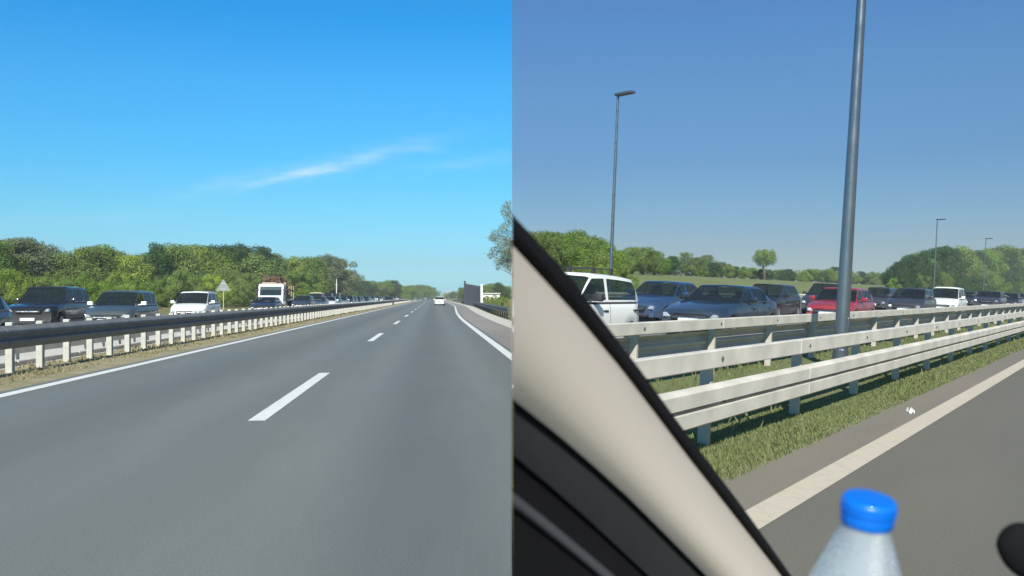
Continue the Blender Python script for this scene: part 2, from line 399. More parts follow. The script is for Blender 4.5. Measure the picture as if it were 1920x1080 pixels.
for xm, mm in ((-9.95, 'line'), (-19.7, 'line')):
    marking('edge_line', xm-.08, xm+.08, YS, ML, True, mm)

# ================================================================== GROUND, RIGHT PLACE
YR = [-4, 0, 3, 6, 9, 12, 15, 20, 25, 30, 40, 50, 65, 80, 100, 130, 170, 230, 320, 450, 650, 1000]
def rise(x, y):
    q = -x; t = max(0, min(1, (q-24)/18)); return 1.75*t*t*(3-2*t)+.45*max(0, min(1, (q-40)/20))
sheet('ground', [-250, -160, -120, -80, -62, -50, -44, -38, -33, -29, -25, -20.4], YR, 'meadow', MR, False, zf=rise, dz=-.01)
sheet('carriageway', [-20.4, -14, -10, -6.1], YR, 'road_far', MR, False)
sheet('median', [-6.1, -4.6, -2.55], YR, 'green', MR, False, zf=lambda x, y: .05 if -5 < x < -4 else 0.0)
sheet('road_edge', [-2.55, -2.3, -2.02], YR, 'edge_strip', MR, False, dz=.002)
sheet('road', [-2.02, -1.8, 0, 2, 4, 8, 14], YR, 'road_r', MR, False)
sheet('ground', [14, 40, 120], YR, 'meadow', MR, False, dz=-.01)
marking('edge_line', -2.02, -1.80, YR, MR, False, 'line_r')
marking('edge_line', -6.75, -6.55, YR, MR, False, 'line')
for k in range(0, 14):
    marking('lane_dash', -10.95, -10.79, [6+18*k, 12+18*k], MR, False, 'line')

# ================================================================== GRASS
def blades(name, n, x0, x1, y0, y1, h0, h1, m, mw, seed, kindpow=1.6, clump=.5):
    rng = random.Random(seed); vs = []; fs = []
    for i in range(n):
        y = y0+(y1-y0)*rng.random()**kindpow; x = rng.uniform(x0, x1)
        if math.sin(x*5.1+y*2.3+seed)+math.sin(y*1.3-x*3.7) < -clump and rng.random() < .7: continue
        if (mw @ Vector((x, y, 0))).x*(1 if mw is MR else -1) < .02: continue
        h = rng.uniform(h0, h1)*(1+.3*math.sin(y*.9+x*2)); a = rng.uniform(0, 6.283); w = .0035+.0006*y; l = h*rng.uniform(.2, .7)
        dx, dy = math.cos(a), math.sin(a); b = len(vs)
        vs += [(x-dy*w, y+dx*w, 0), (x+dy*w, y-dx*w, 0), (x+dx*l*.4+dy*w*.7, y+dy*l*.4-dx*w*.7, h*.6), (x+dx*l, y+dy*l, h)]
        fs += [(b, b+1, b+2), (b, b+2, b+3)]
    me = bpy.data.meshes.new(name); me.from_pydata(vs, [], fs); me.materials.append(M[m])
    o = put(name, me, None, mw); o['kind'] = 'stuff'
    return o
blades('grass', 70000, -3.4, -2.42, 4, 75, .012, .048, 'grass', MR, 3, 2.2, 1.7)
blades('dry_grass', 7000, -3.4, -2.5, 4, 60, .015, .055, 'weed', MR, 13, 2.0, .4)
blades('weeds', 500, -3.5, -2.6, 5, 60, .05, .14, 'weed', MR, 23, 1.8, .3)
blades('grass', 18000, -6.0, -3.4, 6, 70, .04, .11, 'grass', MR, 4, 1.8, .6)
blades('dry_grass', 15000, -8.2, -6.35, 11, 90, .02, .06, 'grass_dry', ML, 5, 1.8, .1)

# ================================================================== GUARDRAILS
DOUBLE = [(0, 0), (.7, .03), (1, .09), (1, .43), (.1, .47), (.1, .53), (1, .57), (1, .91), (.7, .97), (0, 1)]
def wbeam(h, d=.083, t=.006, pr=None):
    pr = pr or [(0, 0), (.1, .03), (.75, .16), (1, .24), (1, .34), (.3, .44), (.22, .5), (.3, .56), (1, .66), (1, .76), (.75, .84), (.1, .97), (0, 1)]
    front = [(p*d, q*h) for p, q in pr]; back = [(p*d-t, q*h) for p, q in pr]
    return front+back[::-1]
def rail_sections(parent, name, loop, x, z, y0, y1, step, m, mirror=False):
    bm = bmesh.new(); prism(bm, [((-a if mirror else a), c) for a, c in loop], 0, step-.004)
    me = mesh_of(bm, name, True, [m]); y = y0; i = 0
    while y < y1:
        put(name, me, parent, T(x+(.004 if i % 2 else 0)*(-1 if mirror else 1), y, z)); y += step; i += 1
def cpost(h, w=.10, d=.06):
    bm = bmesh.new()      # C-section post, open at the back
    t = .008
    prism(bm, [(0, 0), (0, h)][:0] or [(0, 0), (t, 0), (t, h), (0, h)], -w/2, w/2)
    prism(bm, [(t, 0), (d, 0), (d, h), (t, h)], -w/2, -w/2+t)
    prism(bm, [(t, 0), (d, 0), (d, h), (t, h)], w/2-t, w/2)
    return bm
# -- straight motorway, median barrier
g = thing('guardrail', ML @ T(-7.3, 14, 0), 'long dark grey steel guardrail on close-set pale posts in the dry median strip', 'guardrail')
rail_sections(g, 'rail_beam', wbeam(.40, .10), .06, .42, -2, 300, 4.0, 'steel_dull')
bm = bmesh.new(); box(bm, -.07, .05, -.055, .055, -.1, .87, .008, 1); pm = mesh_of(bm, 'post', False, ['post'])
NP = 105
for k in range(NP): put('post', pm, g, T(0, -1.2+1.22*k+random.Random(k).uniform(-.03, .03), random.Random(k+7).uniform(-.015, .015), R(random.Random(k).uniform(-4, 4))))
bm = bmesh.new()
for k in range(NP, 240): box(bm, -.07, .05, -1.2+1.22*k-.055, -1.2+1.22*k+.055, -.1, .87)
tag(obj('post_row', bm, 'post', g), kind='stuff')
g = thing('guardrail', ML @ T(-8.45, 14, 0), 'second pale guardrail on thin posts behind the dark one facing the queued cars', 'guardrail')
rail_sections(g, 'rail_beam', wbeam(.30, .08), -.06, .40, -2, 260, 4.0, 'steel', True)
rail_sections(g, 'lower_rail', [(0, 0), (.05, 0), (.05, .12), (0, .12)], .0, .16, -2, 120, 4.0, 'steel')
bm = bmesh.new(); box(bm, -.05, -.002, -.04, .04, -.1, .74, .006, 1); pm = mesh_of(bm, 'post', False, ['post'])
for k in range(100): put('post', pm, g, T(0, -.7+1.22*k))
# -- straight motorway, right-hand barrier
g = thing('guardrail', ML @ T(0, 46, 0), 'low dark guardrail along the beige hard shoulder at the edge of the bank', 'guardrail')
for y in range(0, 240, 4):
    bm = bmesh.new(); a = 4.5+widen(46+y); b = 4.5+widen(50+y)
    lp = [((-p), q) for p, q in wbeam(.36, .10)]
    va = [bm.verts.new((a+p, y, .38+q)) for p, q in lp]; vb = [bm.verts.new((b+p, y+3.995, .38+q)) for p, q in lp]
    for i in range(len(lp)): bm.faces.new((va[i], va[(i+1) % len(lp)], vb[(i+1) % len(lp)], vb[i]))
    bm.faces.new(va[::-1]); bm.faces.new(vb); bmesh.ops.recalc_face_normals(bm, faces=bm.faces[:])
    if (ML @ Vector((a, 46+y, 0))).x < -.02: obj('rail_beam', bm, 'steel_dark', g, None, True)
    else: bm.free()
bm = bmesh.new(); box(bm, 0, .08, -.05, .05, -.1, .74); pm = mesh_of(bm, 'post', False, ['steel_dark'])
for k in range(3, 80):
    x = 4.51+widen(46+2*k)
    if (ML @ Vector((x+.1, 46+2*k, 0))).x < -.02: put('post', pm, g, T(x, 2.0*k))
# -- banked motorway, near barrier: box rail above a W-beam
SP = 2.6
def rbarrier(q, y0, y1, label, lower, off):
    g = thing('guardrail', MR @ T(-q, 0, 0), label, 'guardrail')
    bx = [(-.03, 0), (.03, 0), (.04, .01), (.04, .15), (.03, .16), (-.03, .16), (-.04, .15), (-.04, .01)]
    rail_sections(g, 'top_rail', bx, .05, .72 if lower else .76, y0, y1, 5.2, 'steel')
    if lower: rail_sections(g, 'rail_beam', wbeam(.33, .085, .006, DOUBLE), .11, .27, y0, y1, 5.2, 'steel')
    else: rail_sections(g, 'rail_beam', wbeam(.33, .085), -.115, .385, y0, y1, 5.2, 'steel_back', True)
    bm = bmesh.new(); box(bm, -.10, .005, -.03, .03, -.15, .84 if lower else .89, .006, 1)
    if lower: box(bm, .007, .105, -.04, .04, .36, .50)
    pm = mesh_of(bm, 'post', False, ['post_dull'])
    bb = bmesh.new(); lathe(bb, [(.02, -.004), (.02, .008), (.012, .014)], 8); bmesh.ops.rotate(bb, verts=bb.verts[:], cent=(0, 0, 0), matrix=Matrix.Rotation(R(90), 3, 'Y')); bolt = mesh_of(bb, 'bolt', False, ['steel_dark'])
    k = 0; y = off
    while y < y1:
        if y > y0:
            put('post', pm, g, T(0, y)); k += 1
            if k < 16: put('bolt', bolt, g, T(.092, y, .80 if lower else .84))
            if k < 16 and lower: put('bolt', bolt, g, T(.124, y, .435))
        y += SP
    return g
rbarrier(3.08, 4.75, 200, 'pale steel barrier of box rail over ribbed beam beside the green verge', True, 2.45)
rbarrier(5.25, 8.0, 200, 'slimmer pale rail on posts standing behind the ribbed barrier along the queued cars', False, 2.7)

# ================================================================== CARS
def sstep(t): t = max(0.0, min(1.0, t)); return t*t*(3-2*t)
def car(P, near=True):
    """list of (part name, mesh, children) of a car that faces +x; its base is at z = 0"""
    L, Wd, H = P['L'], P['W'], P['H']; w0 = Wd/2; rw = P.get('rw', .31); nose = P.get('nose', .68)
    cx, cz = P['cowl']; rfx = P['rf']; rrx = P['rr']; tx, tz = P['tail']; bz = P.get('back', tz-.05)
    ax = [L/2-P.get('fo', .82), -L/2+P.get('ro', .72)]; sill = P.get('sill', .24)
    col = P['col']; dx = .06 if near else .3
    parts = []
    def ztop(x):
        if x > cx: t = (x-cx)/(L/2-cx); return cz+(nose-cz)*(.55*t+.45*t*t)
        if x < tx: t = (tx-x)/max(.01, tx+L/2); return tz+(bz-tz)*t*t
        t = (x-tx)/(cx-tx); return tz+(cz-tz)*t
    def endf(x): return max(0.0, 1-(L/2-abs(x))/.55)
    def width(x): e = endf(x); return w0*(1-.13*e*e-.02*sstep(abs(x)/(L/2)))
    def zbot(x):
        z = sill+.06*sstep(endf(x)*1.3)
        for a in ax:
            rr = rw*1.16
            if abs(x-a) < rr: z = max(z, rw+math.sqrt(rr*rr-(x-a)**2)-.02)
        return z
    xs = set([-L/2, -L/2+.03, -L/2+.1, L/2, L/2-.03, L/2-.1, cx, tx, cx-.12, tx+.12])
    x = -L/2+.16
    while x < L/2-.12: xs.add(round(x, 4)); x += dx
    for a in ax:
        for k in (-1.155, -1.0, -.7, -.4, 0, .4, .7, 1.0, 1.155): xs.add(round(a+rw*k, 4))
    bpil = P.get('bpil', (cx+tx)/2-.1); seams = [cx-.18, bpil, tx+.22 if P.get('doors', 5) == 5 else bpil-.001]
    if near:
        for s in seams: xs.add(s-.007); xs.add(s+.007)
    xs = sorted(xs); xs = [v for i, v in enumerate(xs) if i == 0 or v-xs[i-1] > .004]
    body = bmesh.new(); rings = []
    for x in xs:
        w = width(x); zt = ztop(x); e = endf(x)
        tipz = .07*max(0, 1-(L/2-abs(x))/.1)
        zt -= tipz; zb = zbot(x)
        zsid = max(zb+.05, zt-.14)
        half = [(w*.95, zb), (w*.995, zb+(zsid-zb)*.35), (w, zb+(zsid-zb)*.72), (w*.985, zsid), (w*.955, zt-.045), (w*.885, zt), (w*.45, zt+.022), (0, zt+.03)]
        bend = lambda y: (-1 if x > 0 else 1)*.16*e*(abs(y)/w0)**2
        full = half+[(-a, b) for a, b in half[-2::-1]]
        rings.append([body.verts.new((x+bend(y), y, z)) for y, z in full])
    nr = len(rings[0])
    inter = bmesh.new(); door = {}
    for i in range(len(xs)-1):
        xm = (xs[i]+xs[i+1])/2
        for j in range(nr-1):
            q = [rings[i][j], rings[i+1][j], rings[i+1][j+1], rings[i][j+1]]
            if near and xs[i+1]-xs[i] < .016 and any(abs(xm-s) < .004 for s in seams) and (j < 4 or j >= nr-5): continue
            f = body.faces.new(q)
            f.material_index = 1 if (tx+.08 < xm < cx-.08 and 4 <= j < nr-5) else 0
    for rg, fl in ((rings[0], 0), (rings[-1], 1)):
        c = body.verts.new((sum(v.co.x for v in rg)/nr+(-.02 if fl == 0 else .02), 0, sum(v.co.z for v in rg)/nr))
        for j in range(nr): body.faces.new((rg[j], rg[(j+1) % nr], c))
    # greenhouse
    zr = H
    def roof(x):
        if x >= rfx: t = (x-rfx)/(cx-rfx); return zr-.02-(zr-.02-ztop(cx))*(t*.86+.14*t*t)
        if x <= rrx: t = (rrx-x)/(rrx-tx); return zr-P.get('rdrop', .03)-(zr-P.get('rdrop', .03)-ztop(tx))*(t*.72+.28*t*t)
        t = (x-rrx)/(rfx-rrx); return zr-P.get('rdrop', .03)*(1-t)**2-.02*t**3
    gx = set([cx, tx, rfx, rrx]); 
    for a, b in ((tx, rrx), (rrx, rfx), (rfx, cx)):
        for k in range(1, 5 if near else 2): gx.add(a+(b-a)*k/(5 if near else 2))
    bp = (bpil-.05, bpil+.05); cp = P.get('cpil', tx+.35); gx.update(bp); gx.add(cp); dpil = P.get('dpil')
    if dpil: gx.update((dpil[0], dpil[1]))
    gx.add(cx-.22); hd = rfx+.11*(cx-rfx); hr = rrx-.11*(rrx-tx)
    if near: gx.update((hd, hr))
    gx = sorted(gx); gx = [v for i, v in enumerate(gx) if i == 0 or v-gx[i-1] > .01]
    G = []
    for x in gx:
        zt = ztop(x)-.004; h = max(.012, roof(x)-zt); yb = width(x)*.89; yr = w0*P.get('yr', .70)
        Y = lambda z: yb-(yb-yr)*(z-zt)/(zr-zt)
        half = [(yb, zt), (Y(zt+.07*h), zt+.07*h), (Y(zt+.82*h), zt+.82*h), (Y(zt+.94*h)-.015, zt+.94*h), (Y(zt+.94*h)*.84, zt+.982*h), (Y(zt+.94*h)*.42, zt+h), (0, zt+h*1.0+.008)]
        full = half+[(-a, b) for a, b in half[-2::-1]]
        G.append([Vector((x, y, z)) for y, z in full])
    ng = len(G[0]); panes = {}
    for i in range(len(gx)-1):
        xm = (gx[i]+gx[i+1])/2
        hm = min(roof(gx[i])-ztop(gx[i]), roof(gx[i+1])-ztop(gx[i+1]))
        for j in range(ng-1):
            k = min(j, ng-2-j); sd = 'l' if j < ng/2 else 'r'; key = None
            if k == 1 and xm > cp and hm > .04 and not (bp[0] < xm < bp[1]) and not (dpil and dpil[0] < xm < dpil[1]): key = ('side_window', sd, 'f' if xm > bpil else ('q' if dpil and xm < dpil[0] else 'b'))
            if k >= 3:
                if xm > (hd if near else rfx): key = ('windscreen',)
                elif xm < (hr if near else rrx): key = ('rear_window',)
            q = [G[i][j], G[i+1][j], G[i+1][j+1], G[i][j+1]]
            if key and not (key[0] == 'side_window' and sd in P.get('open', '') and key[2] == 'f'): panes.setdefault(key, []).append(q)
            elif not key: body.faces.new([body.verts.new(v) for v in q])
    bmesh.ops.remove_doubles(body, verts=body.verts[:], dist=.0008)
    bmesh.ops.recalc_face_normals(body, faces=body.faces[:])
    parts.append(('body', mesh_of(body, 'body', True, [col, 'interior']), []))
    for key, qs in panes.items():
        bm = bmesh.new()
        for q in qs: bm.faces.new([bm.verts.new(v) for v in q])
        bmesh.ops.remove_doubles(bm, verts=bm.verts[:], dist=.0008); bmesh.ops.recalc_face_normals(bm, faces=bm.faces[:]); bm.normal_update()
        for v in bm.verts: v.co -= v.normal*.01*(1 if v.normal.dot(v.co-Vector((0, 0, .8))) > 0 else -1)
        parts.append((key[0], mesh_of(bm, key[0], True, [P.get('glass', 'glass')]), []))
    def nosex(y): return L/2-.16*(abs(y)/w0)**2
    def part(name, bm, m, kids=()): parts.append((name, mesh_of(bm, name, True, [m] if isinstance(m, str) else m), list(kids)))
    bm = bmesh.new(); box(bm, -L/2+.25, L/2-.25, -w0*.78, w0*.78, .17, .5, .03, 1); part('underbody', bm, 'dark')
    for s in (-1, 1):       # lamps
        bm = bmesh.new(); vs = box(bm, -.10, .018, -.17, .17, -.06, .06, .025, 2)
        bmesh.ops.transform(bm, matrix=T(nosex(w0*.62)-.05, s*w0*.62, nose-P.get('hl', .10), s*R(-22)) @ Matrix.Rotation(R(-12), 4, 'Y'), verts=bm.verts[:]); part('headlight', bm, 'lens')
        bm = bmesh.new(); th = P.get('tl', .14); box(bm, -.012, .10, -.08, .08, -th, th, .02, 2)
        bmesh.ops.transform(bm, matrix=T(-nosex(w0*.72)+.03, s*w0*.70, bz-.12-th, s*R(14)), verts=bm.verts[:]); part('taillight', bm, 'red')
        bm = bmesh.new(); box(bm, -.05, .07, -.10, .10, -.07, .07, .03, 2)
        bmesh.ops.transform(bm, matrix=T(cx-.42, s*(w0+.09), ztop(cx)+.09), verts=bm.verts[:]); box(bm, cx-.43, cx-.37, s*(w0*.86) if s < 0 else w0*.86, s*(w0+.02) if s > 0 else -(w0+.02), ztop(cx)+.02, ztop(cx)+.06)
        part('wing_mirror', bm, P.get('mirror', col))
        if near:
            for xd in ([bpil+.10, tx+.34] if P.get('doors', 5) == 5 else [bpil+.10]):
                bm = bmesh.new(); box(bm, xd, xd+.17, s*w0*.985-.015, s*w0*.985+.025, ztop(xd)-.19, ztop(xd)-.155, .008, 1); part('door_handle', bm, P.get('handle', col))
            bm = bmesh.new(); box(bm, ax[1]+rw*1.25, ax[0]-rw*1.25, s*w0*1.0-.012, s*w0*1.0+.014, .42, .50, .01, 1); part('side_moulding', bm, P.get('mould', 'dark'))
    bm = bmesh.new(); box(bm, nosex(.45)-.06, L/2+.012, -.46, .46, nose-.21, nose-.09, .02, 1); part('grille', bm, 'dark')
    bm = bmesh.new(); box(bm, nosex(.55)-.06, L/2+.014, -.58, .58, .30, .40, .02, 1); part('air_intake', bm, 'dark')
    bm = bmesh.new(); box(bm, L/2-.02, L/2+.03, -.26, .26, .42, .53, .004, 1); part('number_plate', bm, 'plate')
    bm = bmesh.new(); box(bm, -L/2-.03, -L/2+.02, -.26, .26, .55, .66, .004, 1); part('number_plate', bm, 'plate')
    if near:
        bm = bmesh.new(); tube(bm, [(L/2+.02, -.40, nose-.15), (L/2+.024, .40, nose-.15)], .012, 6); part('grille_bar', bm, 'chrome')
        for s in (-1, 1):
            bm = bmesh.new(); xx = (rfx+cx)/2-.32
            box(bm, xx-.45, xx-.28, s*.37-.22, s*.37+.22, .55, 1.12, .06, 2); box(bm, xx-.44, xx-.33, s*.37-.13, s*.37+.13, 1.13, 1.13+min(.2, H-1.3), .04, 2); part('seat', bm, 'seat')
        for s in (-1, 1):
            bm = bmesh.new(); tube(bm, [(cx-.06, s*.12+.1, ztop(cx)+.035), (cx-.24, s*.30+.22, ztop(cx)+.02+.19*(roof(cx-.24)-ztop(cx))/.2*.25)], .008, 5); part('wiper', bm, 'dark')
    if P.get('rails'):
        for s in ((-1, 1) if not P.get('norails') else ()):
            bm = bmesh.new(); y = s*w0*.60
            tube(bm, [(rrx+.1, y, H-.05), (rrx+.2, y, H+.035), (rfx-.25, y, H+.05), (rfx-.12, y, H-.03)], .012, 6); part('roof_rail', bm, P['rails'])
        if P.get('crossbars'):
            for xx in (rrx+.62, rfx-.32):
                bm = bmesh.new(); tube(bm, [(xx, -w0*.66, H+.075), (xx, w0*.66, H+.075)], .016, 6)
                for s in (-1, 1): box(bm, xx-.03, xx+.03, s*w0*.6-.03, s*w0*.6+.03, H-.05, H+.066)
                part('roof_bar', bm, 'dark')
    for a in ax:            # wheels
        for s in (-1, 1):
            tw = .10; y = s*(w0-.115)
            bm = bmesh.new(); lathe(bm, [(rw*.62, -tw), (rw*.95, -tw), (rw, -tw*.7), (rw, tw*.7), (rw*.95, tw), (rw*.62, tw)], 24 if near else 12, 'Y', (a, y, rw), cap=False)
            ty = mesh_of(bm, 'tyre', True, ['rubber'])
            bm = bmesh.new(); o2 = y+s*.05
            lathe(bm, [(rw*.64, -.1), (rw*.64, .045), (rw*.56, .05), (rw*.5, .03), (rw*.12, .045), (rw*.05, .05)], 24 if near else 12, 'Y', (a, o2-s*.0, rw)) if s > 0 else lathe(bm, [(rw*.64, .1), (rw*.64, -.045), (rw*.56, -.05), (rw*.5, -.03), (rw*.12, -.045), (rw*.05, -.05)], 24 if near else 12, 'Y', (a, o2, rw))
            if near:
                for k in range(5):
                    an = k*2*math.pi/5+.3; c, sn = math.cos(an), math.sin(an)
                    yy = o2+s*.048
                    tube(bm, [(a+c*rw*.1, yy, rw+sn*rw*.1), (a+c*rw*.55, yy, rw+sn*rw*.55)], .028, 5)
            rm = mesh_of(bm, 'rim', True, [P.get('rim', 'rim')])
            parts.append(('wheel', None, [('tyre', ty), ('rim', rm)]))
    if near:
        for s in (-1, 1):
            for sx in seams:
                bm = bmesh.new(); box(bm, sx-.006, sx+.006, s*w0*.93-.005, s*w0*.93+.005, sill+.06, ztop(sx)-.06); part('door_seal', bm, 'rubber')
    return parts
def place_car(parts, mw, name, label, cat='car', group=None):
    root = thing(name, mw, label, cat, group)
    for nm, me, kids in parts:
        if me is None:
            # a wheel is its tyre (the part's own mesh) with the rim inside it
            p = put(nm, kids[0][1], root); put(kids[1][0], kids[1][1], p)
        else:
            p = put(nm, me, root)
            for k, m2 in kids: put(k, m2, p)
    return root
def lump(parts, name):
    """the same car as one mesh with several materials, for cars too far off to show their parts"""
    bm = bmesh.new(); ms = []
    for nm, me, kids in parts:
        for m2 in ([me] if me else [k[1] for k in kids]):
            n0 = len(bm.faces); bm.from_mesh(m2); bm.faces.ensure_lookup_table()
            loc = []
            for mm in m2.materials:
                if mm not in ms: ms.append(mm)
                loc.append(ms.index(mm))
            for f in bm.faces[n0:]: f.material_index = loc[min(f.material_index, len(loc)-1)]
    me = bpy.data.meshes.new(name); bm.to_mesh(me); bm.free()
    for mm in ms: me.materials.append(mm)
    return me
HATCH = dict(L=4.05, W=1.72, H=1.47, nose=.70, cowl=(.95, .93), rf=.22, rr=-1.35, tail=(-1.85, .98), back=.95, bpil=-.15, cpil=-1.45)
PANDA = dict(L=3.55, W=1.60, H=1.56, nose=.76, cowl=(.88, 1.0), rf=.30, rr=-1.36, tail=(-1.70, 1.0), back=.96, bpil=-.22, cpil=-1.50, yr=.76, rw=.29, fo=.74, ro=.55, rdrop=.09)
MPV = dict(L=4.1, W=1.74, H=1.60, nose=.74, cowl=(1.12, 1.0), rf=.30, rr=-1.50, tail=(-1.92, 1.03), back=.98, bpil=-.12, cpil=-1.6, dpil=(-1.12, -1.0), yr=.74)
SUVP = dict(L=4.7, W=1.92, H=1.76, nose=.92, cowl=(1.05, 1.10), rf=.40, rr=-1.75, tail=(-2.18, 1.12), back=1.08, bpil=-.15, cpil=-1.95, dpil=(-1.3, -1.18), yr=.74, rw=.36, sill=.3, tl=.18)
SEDAN = dict(L=4.55, W=1.77, H=1.43, nose=.70, cowl=(.82, .94), rf=.12, rr=-1.02, tail=(-1.62, .98), back=.93, bpil=-.22, cpil=-1.28, yr=.68)
VAN = dict(L=4.9, W=1.9, H=1.98, nose=.95, cowl=(1.7, 1.15), rf=.95, rr=-2.25, tail=(-2.42, 1.15), back=1.1, bpil=.35, cpil=-2.3, dpil=(-.9, -.75), yr=.82, rw=.33)
def var(base, **kw): d = dict(base); d.update(kw); return d
def trim_to_place(root):
    """the car's front runs past the edge of its place: keep only what stands inside"""
    bpy.context.view_layer.update()
    def walk(o):
        for c in [k for k in COL.objects if k.parent is o]: walk(c)
        if o.type != 'MESH': return
        xs = [(o.matrix_world @ v.co).x for v in o.data.vertices]
        if min(xs) > .012: return
        if max(xs) < .012: bpy.data.objects.remove(o); return
        bm = bmesh.new(); bm.from_mesh(o.data); I = o.matrix_world.inverted()
        bmesh.ops.bisect_plane(bm, geom=bm.verts[:]+bm.edges[:]+bm.faces[:], plane_co=I @ Vector((.012, 0, 0)), plane_no=(I.to_3x3() @ Vector((1, 0, 0))).normalized(), clear_inner=True)
        bm.to_mesh(o.data); bm.free()
    walk(root)
TURN = Matrix.Rotation(R(-90), 4, 'Z')      # oncoming: the car's +x turned to face back along the road
def oncoming(M_, x, y, rz=0.0): return M_ @ T(x, y, 0) @ TURN @ Matrix.Rotation(R(rz), 4, 'Z')
QL = 'cars queued on the opposite carriageway of the straight motorway'
QR = 'cars queued beyond the steel barriers'
NL, FL = -11.7, -15.3
place_car(car(var(HATCH, col='slate')), oncoming(ML, NL, 22.9), 'hatchback_car', 'slate blue hatchback cut by the picture edge ahead of the grey car', 'car', QL)
place_car(car(var(SUVP, col='black', rails='dark')), oncoming(ML, FL, 38.0, 2), 'suv', 'large black suv in the far lane with a white number plate', 'car', QL)
place_car(car(var(MPV, col='grey', H=1.58, open='l', glass='glass', mirror='white')), oncoming(ML, NL, 35.6, 1), 'estate_car', 'grey green car with its front side window open between suv and white car', 'car', QL)
place_car(car(var(MPV, col='white', H=1.62, handle='dark')), oncoming(ML, NL, 46.3, 1), 'people_carrier', 'white people carrier just before the triangular sign', 'car', QL)
place_car(car(var(HATCH, col='black', H=1.36)), oncoming(ML, NL, 65.5), 'hatchback_car', 'low black car in front of the white flatbed truck', 'car', QL)
place_car(car(var(MPV, col='dgrey', H=1.5)), oncoming(ML, NL, 84), 'people_carrier', 'dark grey car beside the flatbed truck behind the low black car', 'car', QL)
# far queue
cols = ['white', 'silver', 'dgrey', 'black', 'slate', 'white', 'grey', 'redp', 'navy']
FAR = {}
def far_mesh(kind, c):
    if (kind, c) not in FAR:
        base = dict(h=HATCH, m=MPV, s=SEDAN, v=VAN)[kind]
        FAR[(kind, c)] = lump(car(var(base, col=c), False), 'far_car')
    return FAR[(kind, c)]
names = dict(white='white', silver='silver', dgrey='dark grey', black='black', slate='slate blue', grey='grey green', redp='red', navy='navy')
knames = dict(h='hatchback', m='people carrier', s='saloon', v='van')
rng = random.Random(5)
def far_car(M_, x, y, kind, c, where, group):
    o = put('car', far_mesh(kind, c), None, oncoming(M_, x+rng.uniform(-.2, .2), y, rng.uniform(-1, 1)))
    tag(o, 'distant %s %s %s' % (names[c], knames[kind], where), 'van' if kind == 'v' else 'car', group)
y = 94
while y < 330:
    kind, c = rng.choice('hhmms'), rng.choice(cols)
    far_car(ML, NL, y, kind, c, 'in the nearer queue lane past the truck', QL); y += rng.uniform(6.6, 9.5)
y = 134
while y < 330:
    kind, c = rng.choice('hmsmv'), rng.choice(cols)
    far_car(ML, FL, y, kind, c, 'in the farther queue lane past the cream van', QL); y += rng.uniform(7, 10)
place_car(car(var(VAN, col='cream')), oncoming(ML, FL, 122), 'van', 'cream van with a dark windscreen behind the flatbed truck', 'van', QL)
place_car(car(var(HATCH, col='black')), oncoming(ML, -8.9+.9, 168), 'hatchback_car', 'dark car standing at the far end of the median guardrail', 'car')
# white car ahead in our own direction
place_car(car(var(HATCH, col='white')), ML @ T(1.15, 150, 0, R(90)), 'hatchback_car', 'white car driving ahead seen from behind on the open road', 'car')
# banked motorway
QN, QF = -9.15, -12.85
R1 = place_car(car(var(PANDA, col='white', rails='white', crossbars=True, norails=True, glass='glass_clear', handle='dark', mirror='dark')), oncoming(MR, QN, 15.3), 'hatchback_car', 'small white hatchback with roof bars beside the windscreen pillar', 'car', QR)
trim_to_place(R1)
place_car(car(var(SEDAN, col='blue')), oncoming(MR, QF, 27.4), 'saloon_car', 'blue car half hidden between white hatchback and dark saloon', 'car', QR)
place_car(car(var(SEDAN, col='navy', H=1.40, mirror='black')), oncoming(MR, QN, 23.3), 'saloon_car', 'dark navy saloon with a black wing mirror behind the barrier', 'car', QR)
place_car(car(var(HATCH, col='redp', H=1.44)), oncoming(MR, QN, 35.2), 'hatchback_car', 'red hatchback partly hidden by the tall lamp pole', 'car', QR)
place_car(car(var(HATCH, col='dgrey', H=1.52)), oncoming(MR, QF, 58.0), 'hatchback_car', 'dark grey hatchback in the gap behind the red one', 'car', QR)
place_car(car(var(MPV, col='dgrey', H=1.53)), oncoming(MR, QN, 48.2), 'estate_car', 'charcoal car just right of the red hatchback and lamp pole', 'car', QR)
place_car(car(var(MPV, col='white', H=1.68)), oncoming(MR, QN, 58.2), 'people_carrier', 'white people carrier close behind the charcoal car', 'car', QR)
place_car(car(var(HATCH, col='black', H=1.44)), oncoming(MR, QF, 93), 'hatchback_car', 'black car showing between the white people carrier and the dark suv', 'car', QR)
place_car(car(var(SUVP, col='dgrey', H=1.56)), oncoming(MR, QN, 77), 'suv', 'dark suv with pale pillars farther back in the queue', 'car', QR)
place_car(car(var(HATCH, col='black', H=1.46)), oncoming(MR, QN, 90), 'hatchback_car', 'black hatchback at the right-hand picture edge', 'car', QR)
for k, (x, y, kd, c) in enumerate(((QN, 100, 'h', 'silver'), (QN, 110, 'm', 'navy'), (QF, 70, 's', 'navy'), (QF, 80, 'h', 'silver'), (QF, 38, 'h', 'black'), (QF, 47, 'm', 'dgrey'), (QF, 104, 'm', 'black'), (QN, 120, 'h', 'dgrey'), (QF, 115, 'h', 'white'))):
    far_car(MR, x, y, kd, c, 'glimpsed in the far lane' if x == QF else 'at the end of the queue', QR)

